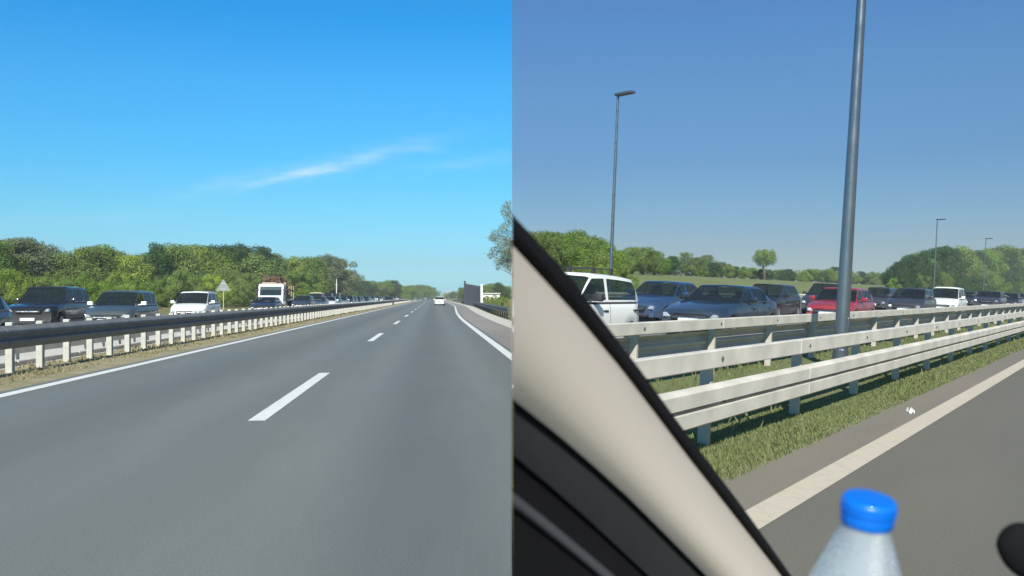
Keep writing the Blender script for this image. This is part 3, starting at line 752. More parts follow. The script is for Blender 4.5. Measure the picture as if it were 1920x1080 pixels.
# ------------------------------------------------------------------ flatbed truck with its load
t = thing('flatbed_truck', oncoming(ML, FL, 90), 'white flatbed truck towering over the queued cars', 'truck')
bm = bmesh.new()
prism(bm, [(2.2, .55), (2.32, .7), (2.32, 1.35), (2.12, 2.45), (1.95, 2.6), (.75, 2.6), (.7, 2.5), (.7, .55)], -1.15, 1.15)
bmesh.ops.bevel(bm, geom=bm.edges[:], offset=.05, segments=2, affect='EDGES'); obj('cab', bm, 'white', t, None, True)
bm = bmesh.new(); prism(bm, [(2.30, 1.52), (2.335, 1.52), (2.165, 2.36), (2.13, 2.36)], -1.0, 1.0); obj('windscreen', bm, 'glass', t)
for s in (-1, 1):
    bm = bmesh.new(); prism(bm, [(1.0, 1.5), (2.05, 1.5), (1.92, 2.3), (1.0, 2.3)], s*1.152, s*1.158); obj('side_window', bm, 'glass', t)
    bm = bmesh.new(); box(bm, 2.25, 2.36, s*.85-.2, s*.85+.2, .8, .98, .03); obj('headlight', bm, 'lens', t)
    bm = bmesh.new(); box(bm, 2.2, 2.32, s*1.33-.11, s*1.33+.11, 1.6, 2.1, .04); box(bm, 2.22, 2.28, s*1.1 if s > 0 else -1.25, s*1.25 if s > 0 else -1.1, 2.05, 2.1); obj('wing_mirror', bm, 'dark', t)
bm = bmesh.new(); box(bm, 2.3, 2.35, -.8, .8, 1.02, 1.3, .02); obj('grille', bm, 'dark', t)
bm = bmesh.new(); box(bm, 2.2, 2.42, -1.15, 1.15, .45, .75, .04); obj('bumper', bm, 'dgrey', t)
bm = bmesh.new(); box(bm, -4.4, .62, -1.2, 1.2, 1.0, 1.18, .02); box(bm, -4.2, .7, -.45, .45, .6, .98); obj('flatbed', bm, 'dgrey', t)
bm = bmesh.new(); box(bm, .45, .6, -1.15, 1.15, 1.19, 2.75, .02); obj('headboard', bm, 'timber', t)
for k in range(4):
    for s in (-1, 1):
        bm = bmesh.new(); box(bm, -4.2+1.45*k, -4.12+1.45*k, s*1.16-.04, s*1.16+.04, 1.19, 2.5); obj('stake', bm, 'timber', t)
for a in (1.4, -2.6, -3.5):
    for s in (-1, 1):
        bm = bmesh.new(); lathe(bm, [(.28, -.13), (.45, -.13), (.48, -.08), (.48, .08), (.45, .13), (.28, .13)], 20, 'Y', (a, s*1.0, .48), cap=False)
        wv = obj('wheel', bm, 'rubber', t, None, True); bm = bmesh.new(); lathe(bm, [(.29, -.1), (.29, .09), (.2, .06), (.08, .1)], 16, 'Y', (a, s*1.0, .48)); obj('rim', bm, 'hubcap', wv, None, True)
bm = bmesh.new(); box(bm, 1.2, 1.5, -.9, .9, 2.62, 2.76, .04); obj('light_bar', bm, 'timber', t)
rg = random.Random(9); bm = bmesh.new()
for k in range(110):
    p = Vector((rg.uniform(-3.4, .2), rg.gauss(0, .55), 1.2+rg.uniform(0, 1)*(2.15-.25*abs(rg.gauss(0, 1)))))
    d = Vector((rg.uniform(-1, 1), rg.uniform(-1, 1), rg.uniform(-.3, .5))).normalized()*rg.uniform(.3, .9)
    tube(bm, [p-d*.5, p+d*.1+Vector((0, 0, .06)), p+d*.5], [.05, .07, .02], 5)
for k in range(16):
    s0 = len(bm.verts); bmesh.ops.create_icosphere(bm, subdivisions=2, radius=rg.uniform(.25, .5), matrix=Matrix.Translation((rg.uniform(-3.2, .1), rg.uniform(-.7, .7), rg.uniform(1.6, 3.15))))
    bm.verts.ensure_lookup_table()
    for v in bm.verts[s0:]: v.co += Vector((rg.uniform(-.2, .2), rg.uniform(-.2, .2), rg.uniform(-.2, .2)))
for k in range(9):
    s0 = len(bm.verts); bmesh.ops.create_icosphere(bm, subdivisions=2, radius=rg.uniform(.18, .34), matrix=Matrix.Translation((rg.uniform(.3, 1.5), rg.uniform(-.8, .7), rg.uniform(2.85, 3.15))))
    bm.verts.ensure_lookup_table()
    for v in bm.verts[s0:]: v.co += Vector((rg.uniform(-.15, .15), rg.uniform(-.15, .15), rg.uniform(-.1, .15)))
tag(obj('scrap_heap', bm, 'brown', None, oncoming(ML, FL, 90)), 'brown tangled heap loaded high on the flatbed truck', 'load')

# ================================================================== ROADSIDE THINGS, LEFT PLACE
y, d = on_plane(ML, 419, -20.6)
t = thing('warning_sign', ML @ T(-20.6, y, 0), 'triangular road sign seen from its grey back on a yellowish post', 'road sign')
bm = bmesh.new(); tube(bm, [(0, .03, -.3), (0, .03, 3.05)], .045, 8); obj('post', bm, 'signpost', t)
bm = bmesh.new(); q = .66; prism(bm, [(-q, 1.95), (q, 1.95), (q+.03, 2.02), (.05, 3.1), (-.05, 3.1), (-q-.03, 2.02)], -.045, -.02); obj('sign_plate', bm, 'signback', t)
bm = bmesh.new(); 
for z in (2.15, 2.7): box(bm, -.25, .25, -.065, -.048, z-.03, z+.03)
obj('bracket', bm, 'signpost', t)
y, d = on_plane(ML, 631, -20.6)
t = thing('marker_pole', ML @ T(-20.6, y, 0), 'slim white pole standing beyond the far queue of cars', 'pole')
bm = bmesh.new(); tube(bm, [(0, 0, -.3), (0, 0, 5.3)], [.10, .075], 8); obj('shaft', bm, 'whitewall', t)
bm = bmesh.new(); box(bm, -.14, .14, -.14, .14, 0, .12); obj('base', bm, 'concrete', t)
# noise barrier beside the right-hand rail
X0 = 6.0; ya, d = on_plane(ML, 900, X0); yb, d2 = on_plane(ML, 872, X0)
t = thing('noise_barrier', ML @ T(X0+widen(ya)*.0, ya, 0), 'dark slatted noise barrier beyond the low right-hand guardrail', 'barrier')
n = 12; st = (yb-ya)/n; rg = random.Random(2)
for k in range(n):
    bm = bmesh.new()
    h = 2.6+1.15*k/n+rg.uniform(-.12, .12)
    ns = 10
    for i in range(ns): box(bm, rg.uniform(-.03, .03), .12, k*st+.1+i*(st-.2)/ns, k*st+.1+(i+.86)*(st-.2)/ns, .12, h+rg.uniform(-.12, .1))
    obj('panel', bm, 'panel', t)
    bm = bmesh.new(); box(bm, -.06, .16, k*st-.07, k*st+.07, -.2, 2.75+1.15*k/n); obj('post', bm, 'panel', t)
bm = bmesh.new(); tube(bm, [(0, yb-ya+1, -.2), (0, yb-ya+1, 4.4)], [.32, .16], 8); obj('end_post', bm, 'panel', t)
y, d = on_plane(ML, 903, 5.7)
t = thing('white_post', ML @ T(5.7, y, 0), 'tall white post at the near end of the noise barrier', 'post')
bm = bmesh.new(); box(bm, -.12, .12, -.12, .12, -.2, 2.75, .02); obj('shaft', bm, 'whitewall', t)
bm = bmesh.new(); box(bm, -.16, .16, -.16, .16, 2.755, 2.83, .01); obj('cap', bm, 'whitewall', t)
# overpass
t = thing('overpass', ML @ T(4, 640, 0), 'pale concrete road bridge crossing the motorway in the distance', 'bridge')
bm = bmesh.new(); box(bm, 4, 36, -5, 5, 4.0, 5.3, .1, 1); obj('deck', bm, 'bridge', t)
bm = bmesh.new(); box(bm, 4, 36, -5.3, -5.05, 4.9, 6.2); obj('parapet', bm, 'bridge', t)
for x in (14, 24, 34):
    bm = bmesh.new(); box(bm, x-.6, x+.6, -4, 4, -1, 3.99, .1, 1); obj('pier', bm, 'bridge', t)
bm = bmesh.new(); prism(bm, [(4, 3.9), (-4, -.5), (4, -.5)], -5, 5); obj('embankment', bm, 'bank', t)
# long white building beyond the bank
y, d = on_plane(ML, 922, 12.5)
t = thing('white_shed', ML @ T(12.5, y, .3), 'low white shed beyond the scrubby bank past the white post', 'shed')
bm = bmesh.new(); box(bm, -2.0, 1.7, 0, 4, -.5, 1.75); obj('wall', bm, 'whitewall', t)
bm = bmesh.new(); prism(bm, [(-2.2, 1.76), (1.9, 1.76), (1.8, 2.0), (-2.1, 2.0)], -.3, 4.3); obj('roof', bm, 'roofmetal', t)

# ================================================================== LAMP POSTS, RIGHT PLACE
LG = 'lamp posts along the far edge of the banked motorway'
def lamp(mw, label, h, r0, r1, group=None, arm=1.0, near=False):
    t = thing('street_lamp', mw, label, 'lamp post', group)
    bm = bmesh.new(); n = 20 if near else 10
    tube(bm, [(0, 0, 0), (0, 0, h*.25), (0, 0, h*.5), (0, 0, h*.75), (0, 0, h)], [r0+(r1-r0)*k/4 for k in range(5)], n); obj('pole', bm, 'pole', t, None, True)
    bm = bmesh.new(); tube(bm, [(0, 0, h-.25), (0, 0, h+.06), (.12, 0, h+.12)], r1*.9, 8); obj('bracket', bm, 'lamp', t)
    bm = bmesh.new(); box(bm, -.1, arm, -.2, .2, h+.02, h+.17, .05); obj('lamp_head', bm, 'lamp', t)
    bm = bmesh.new(); lathe(bm, [(r0*1.9, 0), (r0*1.9, .03), (r0*1.1, .05), (r0*1.05, .4), (r0*1.0, .42)], n); obj('base_plate', bm, 'pole', t)
    if near:
        bm = bmesh.new(); box(bm, r0*.8, r0*.99, -.06, .06, .55, .95, .01); obj('access_hatch', bm, 'pole', t)
    return t
ya, d = on_plane(MR, 1583.5, -4.1)
lamp(MR @ T(-4.1, ya-.1, 0) @ Matrix.Rotation(R(.6), 4, 'Y'), 'tall grey lamp pole rising out of frame between the two barriers', 12.0, .121, .036, None, 1.4, True)
for px, lab in ((1143, 'lamp post with a dark flat head standing behind the white hatchback'), (1750, 'small lamp post in front of the dark wood, nearer of two'), (1843, 'tiny lamp post in front of the dark wood, beyond its twin')):
    ya, d = on_plane(MR, px, -23); lamp(MR @ T(-23, ya, 0, R(-20)), lab, 11.0, .10, .065, LG, 1.15)
# short stretch of pale rail on the far side of the carriageway
g = thing('guardrail', MR @ T(-21.2, 31.5, 0), 'pale guardrail along the far edge of the carriageway below the meadow', 'guardrail')
rail_sections(g, 'rail_beam', wbeam(.31), .05, .44, 0, 120, 4.0, 'steel')
bm = bmesh.new(); box(bm, -.06, .04, -.05, .05, -.15, .73); pm = mesh_of(bm, 'post', False, ['post'])
for k in range(30): put('post', pm, g, T(0, 1+4.0*k))
# scrap of litter
I = MR.inverted(); dv = I.to_3x3() @ Vector(((1707-960)/FPX, 1, -(775-HY)/FPX)); ov = I @ Vector((0, 0, CAMZ)); p = ov+dv*(-ov.z/dv.z)
bm = bmesh.new(); bmesh.ops.create_grid(bm, x_segments=7, y_segments=7, size=.036); rg = random.Random(3)
for v in bm.verts: v.co += Vector((rg.uniform(-.012, .012), rg.uniform(-.012, .012), .03+.025*math.sin(v.co.x*110)+.018*math.cos(v.co.y*85)+rg.uniform(-.01, .01)))
bmesh.ops.solidify(bm, geom=bm.faces[:], thickness=.003)
tag(obj('paper_scrap', bm, 'whitewall', None, MR @ T(p.x, p.y, 0.0, .7)), 'crumpled white scrap lying between grass verge and edge line', 'litter')

# ================================================================== TREES
def leafcloud(rng, lobes, n, size, squash=1.0):
    vs = []; fs = []; tot = sum(l[3]**2 for l in lobes)
    for (x, y, z, r) in lobes:
        for k in range(max(8, int(n*r*r/tot))):
            while True:
                d = Vector((rng.gauss(0, 1), rng.gauss(0, 1), rng.gauss(0, 1)))
                if d.length > .05: break
            d.normalize(); rad = r*(.30+.70*rng.random()**.28)*(1+.18*math.sin(5*d.x+3*d.z+x*3)*math.cos(4*d.y+z*2))
            p = Vector((x, y, z))+Vector((d.x*rad, d.y*rad, d.z*rad*squash))
            if rng.random() < .1: p += Vector((d.x, d.y, abs(d.z)))*r*.3*rng.random()
            nn = (d+Vector((rng.gauss(0, .38), rng.gauss(0, .38), rng.gauss(0, .38)+.3))).normalized()
            u = nn.orthogonal().normalized(); v = nn.cross(u); a = rng.uniform(0, 6.283)
            u, v = u*math.cos(a)+v*math.sin(a), v*math.cos(a)-u*math.sin(a)
            s = size*rng.uniform(.55, 1.35); b = len(vs)
            vs += [p-u*s, p-v*s*.6+nn*s*.12, p+u*s, p+v*s*.6+nn*s*.12]; fs += [(b, b+1, b+2, b+3)]
    return vs, fs
def tree_mesh(seed, h=10.0, kind='round', n=3600, size=.26):
    """(trunk mesh, crown mesh) of a tree about h tall with its foot at the origin"""
    rng = random.Random(seed); lobes = []; bm = bmesh.new()
    base = dict(round=.18, tall=.2, bush=.03, umbrella=.55, sparse=.25)[kind]
    wid = dict(round=.36, tall=.26, bush=.55, umbrella=.36, sparse=.34)[kind]
    nl = dict(round=26, tall=24, bush=18, umbrella=24, sparse=30)[kind]
    for k in range(nl):
        t = (k+.5)/nl; z = base+(1-base)*(t**.85)*.93
        prof = math.sin(math.pi*min(1, (z-base)/(1-base)*.82+.2))**.7 if kind != 'umbrella' else .55+.45*math.sin(math.pi*t)
        a = k*2.4+rng.uniform(-.5, .5); rr = wid*prof*rng.uniform(.2, 1.0)
        lr = h*(.19 if kind in ('round', 'bush') else .16 if kind == 'umbrella' else .14)*rng.uniform(.5, 1.25)*(1.0-.4*t)
        if kind == 'sparse': lr *= .8
        lobes.append((math.cos(a)*rr*h, math.sin(a)*rr*h, min(z*h*rng.uniform(.93, 1.05), h*rng.uniform(.93, 1.0)-lr), lr))
    tr = .022*h if kind != 'bush' else .012*h
    bend = [Vector((rng.uniform(-.02, .02)*h*i, rng.uniform(-.02, .02)*h*i, h*.8*i/5-(.25 if i == 0 else 0))) for i in range(6)]
    tube(bm, bend, [tr*(1.25-.2*i) for i in range(6)], 8)
    for (x, y, z, r) in lobes:
        i = max(0, min(4, int((z/h-.22)*5/.8))); p0 = bend[i]+(bend[i+1]-bend[i])*rng.random()*.6
        p2 = Vector((x, y, z)); p1 = (p0+p2)/2+Vector((0, 0, -.04*h+rng.uniform(-.02, .05)*h)); r0 = tr*(.62-.08*i)
        tube(bm, [p0, p1, p2, p2+(p2-p1)*.35], [r0, r0*.6, r0*.3, r0*.1], 5)
    tm = mesh_of(bm, 'trunk', True, ['bark'])
    vs, fs = leafcloud(rng, lobes, n, size*h/10)
    cm = bpy.data.meshes.new('crown'); cm.from_pydata(vs, [], fs); cm.materials.append(M['leaf_mid'])
    return tm, cm
TM = {}
def variant(kind, k, leaf):
    key = (kind, k, leaf)
    if key not in TM:
        if (kind, k) not in TM:
            n, s = dict(round=(15000, .125), tall=(12000, .125), bush=(9000, .16), umbrella=(11000, .12), sparse=(8000, .115))[kind]
            TM[(kind, k)] = tree_mesh(100+k*7+len(kind), 10.0, kind, n, s)
        TM[key] = TM[(kind, k)]
    return TM[key]
trng = random.Random(77)
def tree(mw_local, M_, h, kind, leaf, name, label, group, wide=1.0, k=None):
    tm, cm = variant(kind, trng.randrange(4) if k is None else k, leaf)
    s = h/10.0
    t = thing(name, M_ @ mw_local @ Matrix.Rotation(trng.uniform(0, 6.28), 4, 'Z') @ Matrix.Diagonal((s*wide, s*wide, s*1.04, 1)), label, 'shrub' if kind == 'bush' else 'tree', group)
    put('trunk', tm, t); c = put('crown', cm, t); c.material_slots[0].link = 'OBJECT'; c.material_slots[0].material = M[leaf]
    return t
def at_px(M_, px, py, X, zf=None):
    y, d = on_plane(M_, px, X); z0 = zf(X, y) if zf else 0.0
    return y, z0, height_at(M_, px, py, X)-z0
# left place: the long wood behind the queue
WL = 'trees of the roadside wood behind the queue'
def markl(px):
    for lim, t in ((40, 'the slate hatchback'), (140, 'the black suv'), (215, 'the grey bonnet'), (290, 'the open car window'), (345, 'the white bonnet'), (400, 'the white car roof'), (440, 'the triangular sign'), (490, 'the low black car'), (545, 'the flatbed truck'), (590, 'the cream van'), (999, 'the slim white pole')):
        if px < lim: return t
def markr(px):
    for lim, t in ((1080, 'the roof bars'), (1130, 'the lamp post foot'), (1200, 'the white hatchback'), (1300, 'the blue car'), (1360, 'the saloon windscreen'), (1420, 'the navy roof'), (1490, 'the navy tail'), (1540, 'the red bonnet'), (1600, 'the tall lamp pole'), (1660, 'the red tail'), (1730, 'the charcoal car'), (1790, 'the white carrier'), (1830, 'the black car'), (1885, 'the dark suv'), (9999, 'the last hatchback')):
        if px < lim: return t
LEAFN = dict(leaf_green='green', leaf_olive='olive', leaf_dark='dark', leaf_bright='yellowish', leaf_pale='pale', leaf_mid='mid-green')
top = [(-60, 452), (-25, 449), (10, 453), (30, 449), (48, 448), (70, 458), (95, 490), (117, 477), (137, 486), (158, 466), (178, 468), (196, 465), (220, 473), (240, 480), (268, 479), (292, 459), (308, 466), (322, 463), (336, 466), (351, 461), (375, 466), (395, 466), (410, 468), (425, 461), (443, 466), (457, 463), (474, 478), (492, 466), (512, 476), (533, 489), (550, 483), (563, 486), (577, 484), (592, 484), (606, 478), (622, 480), (636, 484), (646, 506)]
mixl = ['leaf_mid', 'leaf_green', 'leaf_olive', 'leaf_mid', 'leaf_green', 'leaf_mid', 'leaf_olive']
for i, (px, py) in enumerate(top):
    X = -46+24*max(0, px)/640+trng.uniform(-2.5, 2.5)
    y, z0, h = at_px(ML, px, py, X)
    lf = 'leaf_pale' if 20 < px < 75 else ('leaf_dark' if px in (292, 425, 492, 457) else mixl[i % 7])
    if px in (606, 622, 636): lf, kd = 'leaf_pale', 'sparse'
    else: kd = 'round' if i % 3 else 'tall'
    tree(T(X, y, 0), ML, h*1.03, kd, lf, 'broadleaf_tree', '%s %s tree in the wood above %s' % (LEAFN[lf], dict(round='round', tall='slender', sparse='thinly leaved')[kd], markl(px)), WL, trng.uniform(1.1, 1.4))
for i in range(34):       # second rank fills the wood's depth
    px = -40+20*i+trng.uniform(-8, 8); X = -52+24*max(0, px)/640+trng.uniform(-3, 3)
    if px > 630: continue
    tp = min(top, key=lambda q: abs(q[0]-px))[1]
    y, z0, h = at_px(ML, px, tp+14+trng.uniform(0, 14), X); lf = trng.choice(['leaf_green', 'leaf_olive', 'leaf_mid', 'leaf_dark'])
    tree(T(X, y, 0), ML, h, 'round', lf, 'broadleaf_tree', '%s round tree in the back rank behind %s' % (LEAFN[lf], markl(px)), WL, trng.uniform(1.15, 1.45))
SL = 'shrubs along the foot of the roadside wood'
for i in range(46):
    px = -30+15*i+trng.uniform(-6, 6); X = -28+5*max(0, px)/640+trng.uniform(-1.5, 1.5)
    if px > 655: continue
    y, z0, h = at_px(ML, px, 517+trng.uniform(-16, 16), X); lf = trng.choice(['leaf_olive', 'leaf_green', 'leaf_green', 'leaf_mid', 'leaf_mid']) if px < 260 or px > 420 else trng.choice(['leaf_bright', 'leaf_green', 'leaf_green', 'leaf_mid'])
    tree(T(X, y, .3), ML, max(1.2, h-.3), 'bush', lf, 'shrub', '%s shrub at the wood foot behind %s' % (LEAFN[lf], markl(px)), SL, trng.uniform(.8, 1.15))
# trees far down the straight road
FT = 'trees far down the straight road'
for px, py, X, kd, lf in [(650, 520, -26, 'round', 'leaf_mid'), (660, 531, -26, 'round', 'leaf_green'), (671, 536, -27, 'round', 'leaf_green'), (684, 527, -27, 'round', 'leaf_dark'), (697, 528, -27, 'round', 'leaf_green'), (709, 529, -27, 'round', 'leaf_mid'), (719, 529, -27, 'round', 'leaf_green'), (729, 527, -27, 'round', 'leaf_mid'), (738, 526, -27, 'tall', 'leaf_dark'), (747, 533, -27, 'round', 'leaf_bright'), (756, 537, -24, 'round', 'leaf_mid'), (765, 536, -24, 'round', 'leaf_green'), (774, 535, -22, 'round', 'leaf_green'), (784, 535, -20, 'round', 'leaf_mid'), (793, 535, -17, 'round', 'leaf_green'), (802, 536, -14, 'round', 'leaf_green'), (811, 539, -10.5, 'round', 'leaf_mid')]:
    d = 300+1.0*max(0, px-700)+trng.uniform(0, 40); X = (ML.inverted() @ Vector(((px-960)/FPX*d, d, 0))).x; y = (ML.inverted() @ Vector(((px-960)/FPX*d, d, 0))).y
    if px > 765: d = 520; q = ML.inverted() @ Vector(((px-960)/FPX*d, d, 0)); X, y = q.x, q.y
    h = CAMZ+(HY-py)/FPX*d+.3
    tree(T(X, y, -.1), ML, h, kd, lf, 'broadleaf_tree', '%s %s tree far down the road %s' % (LEAFN[lf], 'slender' if kd == 'tall' else 'round', 'right beside the wood\'s end' if px < 675 else 'between the wood and the distant cars' if px < 703 else 'above the distant cars' if px < 742 else 'past the end of the rail' if px < 770 else 'closing off the horizon'), FT, 1.5)
for px, py, d, kd, lf, w in [(866, 538, 300, 'round', 'leaf_mid', 1.4), (880, 541, 330, 'round', 'leaf_mid', 1.4), (912, 536, 240, 'round', 'leaf_dark', 1.6), (922, 532, 230, 'round', 'leaf_mid', 1.5), (933, 531, 230, 'round', 'leaf_dark', 1.4), (942, 536, 240, 'round', 'leaf_mid', 1.5), (950, 537, 240, 'round', 'leaf_green', 1.3), (850, 546, 600, 'round', 'leaf_dark', 1.6), (838, 547, 680, 'round', 'leaf_mid', 1.8)]:
    q = ML.inverted() @ Vector(((px-960)/FPX*d, d, 0)); h = CAMZ+(HY-py)/FPX*d
    if px > 900: h += 0.2
    tree(T(q.x, q.y, -.1), ML, h, kd, lf, 'broadleaf_tree', '%s round tree on the skyline past the noise barrier' % LEAFN[lf], 'trees beyond the noise barrier', w)
for px, py, d in [(908, 557, 165), (914, 556, 168), (921, 557, 160), (928, 556, 166), (935, 555, 162), (942, 556, 165), (915, 574, 110), (930, 576, 100), (940, 581, 92), (925, 566, 140), (946, 572, 115)]:
    q = ML.inverted() @ Vector(((px-960)/FPX*d, d, 0)); z = .0 if q.x < 9 else .5
    tree(T(q.x, q.y, z), ML, trng.uniform(.9, 1.35) if d > 150 else trng.uniform(.7, 1.1), 'bush', 'leaf_olive', 'shrub', 'low olive shrub on the scrubby bank behind the right-hand guardrail', 'shrubs on the scrubby bank', 1.3)
# big feathery tree whose crown reaches in at the edge of the left place
d = 62.0; bx = (982-960)/FPX*d
rngb = random.Random(31); lobes = []; bm = bmesh.new()
def pz(py): return CAMZ+(HY-py)/FPX*d
def pxx(px): return (px-960)/FPX*d
for (px, py, r) in [(948, 398, .42), (958, 412, .5), (952, 385, .3), (930, 440, .42), (940, 455, .5), (950, 470, .55), (922, 447, .28), (928, 470, .36), (920, 480, .25), (935, 488, .38), (950, 492, .5), (945, 430, .4), (958, 450, .6), (934, 502, .2), (957, 500, .4)]:
    lobes.append((pxx(px), rngb.uniform(-.8, .8), pz(py), r))
zb = (MR @ Vector((0, 0, 0))).z; zt = pz(452)
# foot of the trunk on the banked ground
Ii = MR.inverted(); zz = 0.0
for _ in range(30):
    l = Ii @ Vector((bx, d, zz)); zz -= (l.z-rise(l.x, l.y))
tube(bm, [(bx, 0, zz-.3), (bx+.05, 0, zz+1.5), (bx-.03, 0, pz(500)), (bx-.02, 0, zt)], [.2, .16, .13, .09], 8)
for (x, y, z, r) in lobes:
    p0 = Vector((bx-.02, 0, min(zt, z-.2-rngb.random()))); p2 = Vector((x, y, z)); p1 = (p0+p2)/2+Vector((0, 0, .15)); tube(bm, [p0, p1, p2, p2+(p2-p1)*.5], [.05, .03, .015, .005], 5)
t = thing('feathery_tree', T(0, d), 'grey green feathery tree whose branches hang in beside the road above the guardrail', 'tree')
obj('trunk', bm, 'bark', t, None, True)
vs, fs = leafcloud(rngb, lobes, 8000, .038)
keep = [f for f in fs if all(vs[i][0] < -.01 for i in f)]
cm = bpy.data.meshes.new('crown'); cm.from_pydata(vs, [], keep); cm.materials.append(M['leaf_hazed']); put('crown', cm, t)

# right place
WR = 'trees along the meadow beyond the banked motorway'
def rtree(px, py, X, kd, lf, wide=1.25, group=WR, where='beyond the meadow', k=None):
    y, z0, h = at_px(MR, px, py, X, rise)
    nm = dict(round='round', tall='slender', sparse='thinly leaved', bush='low bushy', umbrella='umbrella shaped')[kd]
    return tree(T(X, y, z0-.1), MR, h, kd, lf, 'broadleaf_tree' if kd != 'bush' else 'shrub', ('%s %s tree %s above %s' % (LEAFN[lf], nm, where, markr(px)) if kd != 'bush' else '%s shrub %s above %s' % (LEAFN[lf], where, markr(px))) if group else '%s %s tree %s' % (LEAFN[lf], nm, where), group, wide, k)
for px, py, lf in [(985, 432, 'leaf_mid'), (1010, 431, 'leaf_mid'), (1032, 430, 'leaf_mid'), (1050, 436, 'leaf_green'), (1064, 432, 'leaf_mid'), (1079, 430, 'leaf_green'), (1092, 443, 'leaf_mid'), (1105, 439, 'leaf_green'), (1120, 451, 'leaf_mid'), (1135, 454, 'leaf_green'), (1150, 468, 'leaf_mid')]:
    rtree(px, py, -34+trng.uniform(-2, 2), 'round', lf, 1.25, 'trees behind the white hatchback', 'in the near clump')
for px, py, lf in [(1163, 468, 'leaf_mid'), (1184, 461, 'leaf_mid'), (1203, 461, 'leaf_mid'), (1224, 468, 'leaf_green')]:
    rtree(px, py, -48, 'round', lf, 1.55)
for px, py, lf in [(1243, 483, 'leaf_mid'), (1259, 478, 'leaf_dark'), (1281, 470, 'leaf_mid'), (1304, 480, 'leaf_mid'), (1322, 476, 'leaf_pale'), (1335, 491, 'leaf_dark'), (1348, 490, 'leaf_dark'), (1363, 493, 'leaf_mid'), (1377, 498, 'leaf_dark'), (1392, 498, 'leaf_mid'), (1408, 500, 'leaf_mid')]:
    rtree(px, py, -60+trng.uniform(-4, 4), 'sparse' if px == 1281 else 'round', lf, 1.5)
for i in range(36):
    px = 1175+14*i+trng.uniform(-5, 5); rtree(px, 497+(px-1175)*.028+trng.uniform(-4, 3), -62+trng.uniform(-4, 4), 'bush', trng.choice(['leaf_mid', 'leaf_green', 'leaf_dark', 'leaf_olive']), 1.45, 'shrubs along the far side of the meadow', 'on the far meadow edge')
for px, py, lf in [(1425, 503, 'leaf_mid'), (1440, 504, 'leaf_mid'), (1455, 505, 'leaf_dark'), (1470, 507, 'leaf_mid'), (1484, 509, 'leaf_mid'), (1498, 510, 'leaf_mid'), (1512, 506, 'leaf_dark'), (1520, 503, 'leaf_mid'), (1541, 505, 'leaf_mid'), (1553, 503, 'leaf_olive'), (1564, 499, 'leaf_dark'), (1577, 508, 'leaf_mid'), (1590, 514, 'leaf_mid'), (1604, 515, 'leaf_mid'), (1622, 512, 'leaf_dark'), (1632, 515, 'leaf_mid'), (1642, 517, 'leaf_mid'), (1653, 513, 'leaf_dark')]:
    rtree(px, py, -66+trng.uniform(-5, 5), 'round', lf, 1.7)
rtree(1431, 467, -57, 'umbrella', 'leaf_mid', 1.1, None, 'standing alone above the far hedge', 1)
WD = 'trees of the dark wood'
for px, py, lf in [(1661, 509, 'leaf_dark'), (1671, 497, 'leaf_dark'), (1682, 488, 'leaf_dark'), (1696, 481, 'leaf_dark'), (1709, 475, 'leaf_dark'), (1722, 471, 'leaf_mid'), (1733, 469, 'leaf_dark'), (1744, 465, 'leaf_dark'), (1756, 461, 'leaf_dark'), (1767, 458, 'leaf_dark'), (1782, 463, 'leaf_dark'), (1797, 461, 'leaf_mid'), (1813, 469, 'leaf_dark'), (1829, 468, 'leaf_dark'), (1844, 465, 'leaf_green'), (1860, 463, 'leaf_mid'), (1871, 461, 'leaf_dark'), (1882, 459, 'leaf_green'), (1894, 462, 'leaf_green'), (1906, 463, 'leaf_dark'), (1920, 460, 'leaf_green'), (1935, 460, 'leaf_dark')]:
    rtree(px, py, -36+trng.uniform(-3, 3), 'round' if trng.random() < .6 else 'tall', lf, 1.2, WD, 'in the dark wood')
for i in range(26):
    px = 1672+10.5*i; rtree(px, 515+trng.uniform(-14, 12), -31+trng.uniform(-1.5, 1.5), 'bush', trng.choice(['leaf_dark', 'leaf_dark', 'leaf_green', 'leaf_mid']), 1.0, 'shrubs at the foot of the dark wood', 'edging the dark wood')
for i in range(12):
    px = 1000+15*i; rtree(px, 500+trng.uniform(-10, 10), -30+trng.uniform(-1, 1), 'bush', trng.choice(['leaf_mid', 'leaf_green', 'leaf_olive']), 1.0, 'shrubs behind the white hatchback', 'under the near clump')

# ================================================================== THE CAR WE SIT IN (right place)
def P3(px, py, dep): return Vector(((px-960)/FPX*dep, dep, CAMZ-(py-HY)/FPX*dep))
def interp(tab, x):
    if x <= tab[0][0]: a, b = tab[0], tab[1]
    elif x >= tab[-1][0]: a, b = tab[-2], tab[-1]
    else:
        for a, b in zip(tab, tab[1:]):
            if a[0] <= x <= b[0]: break
    return a[1]+(b[1]-a[1])*(x-a[0])/(b[0]-a[0])
K1 = [(966, 408), (1067, 516), (1144, 619), (1209, 705), (1274, 795), (1339, 880), (1403, 965), (1475, 1067), (1560, 1190)]
K2 = [(966, 466), (1080, 590), (1164, 691), (1229, 776), (1293, 861), (1365, 952), (1455, 1067), (1540, 1180)]
K3 = [(966, 752), (1047, 816), (1112, 872), (1177, 931), (1241, 995), (1313, 1068), (1420, 1180)]
K4 = [(966, 856), (1040, 918), (1110, 980), (1203, 1067), (1320, 1180)]
K5 = [(966, 926), (1040, 985), (1138, 1067), (1270, 1180)]
K6 = [(966, 955), (1040, 1014), (1106, 1067), (1230, 1180)]
US = [960.6]+lin(975, 1555, 29)
def dep(u): return .60+.30*(u-960)/540
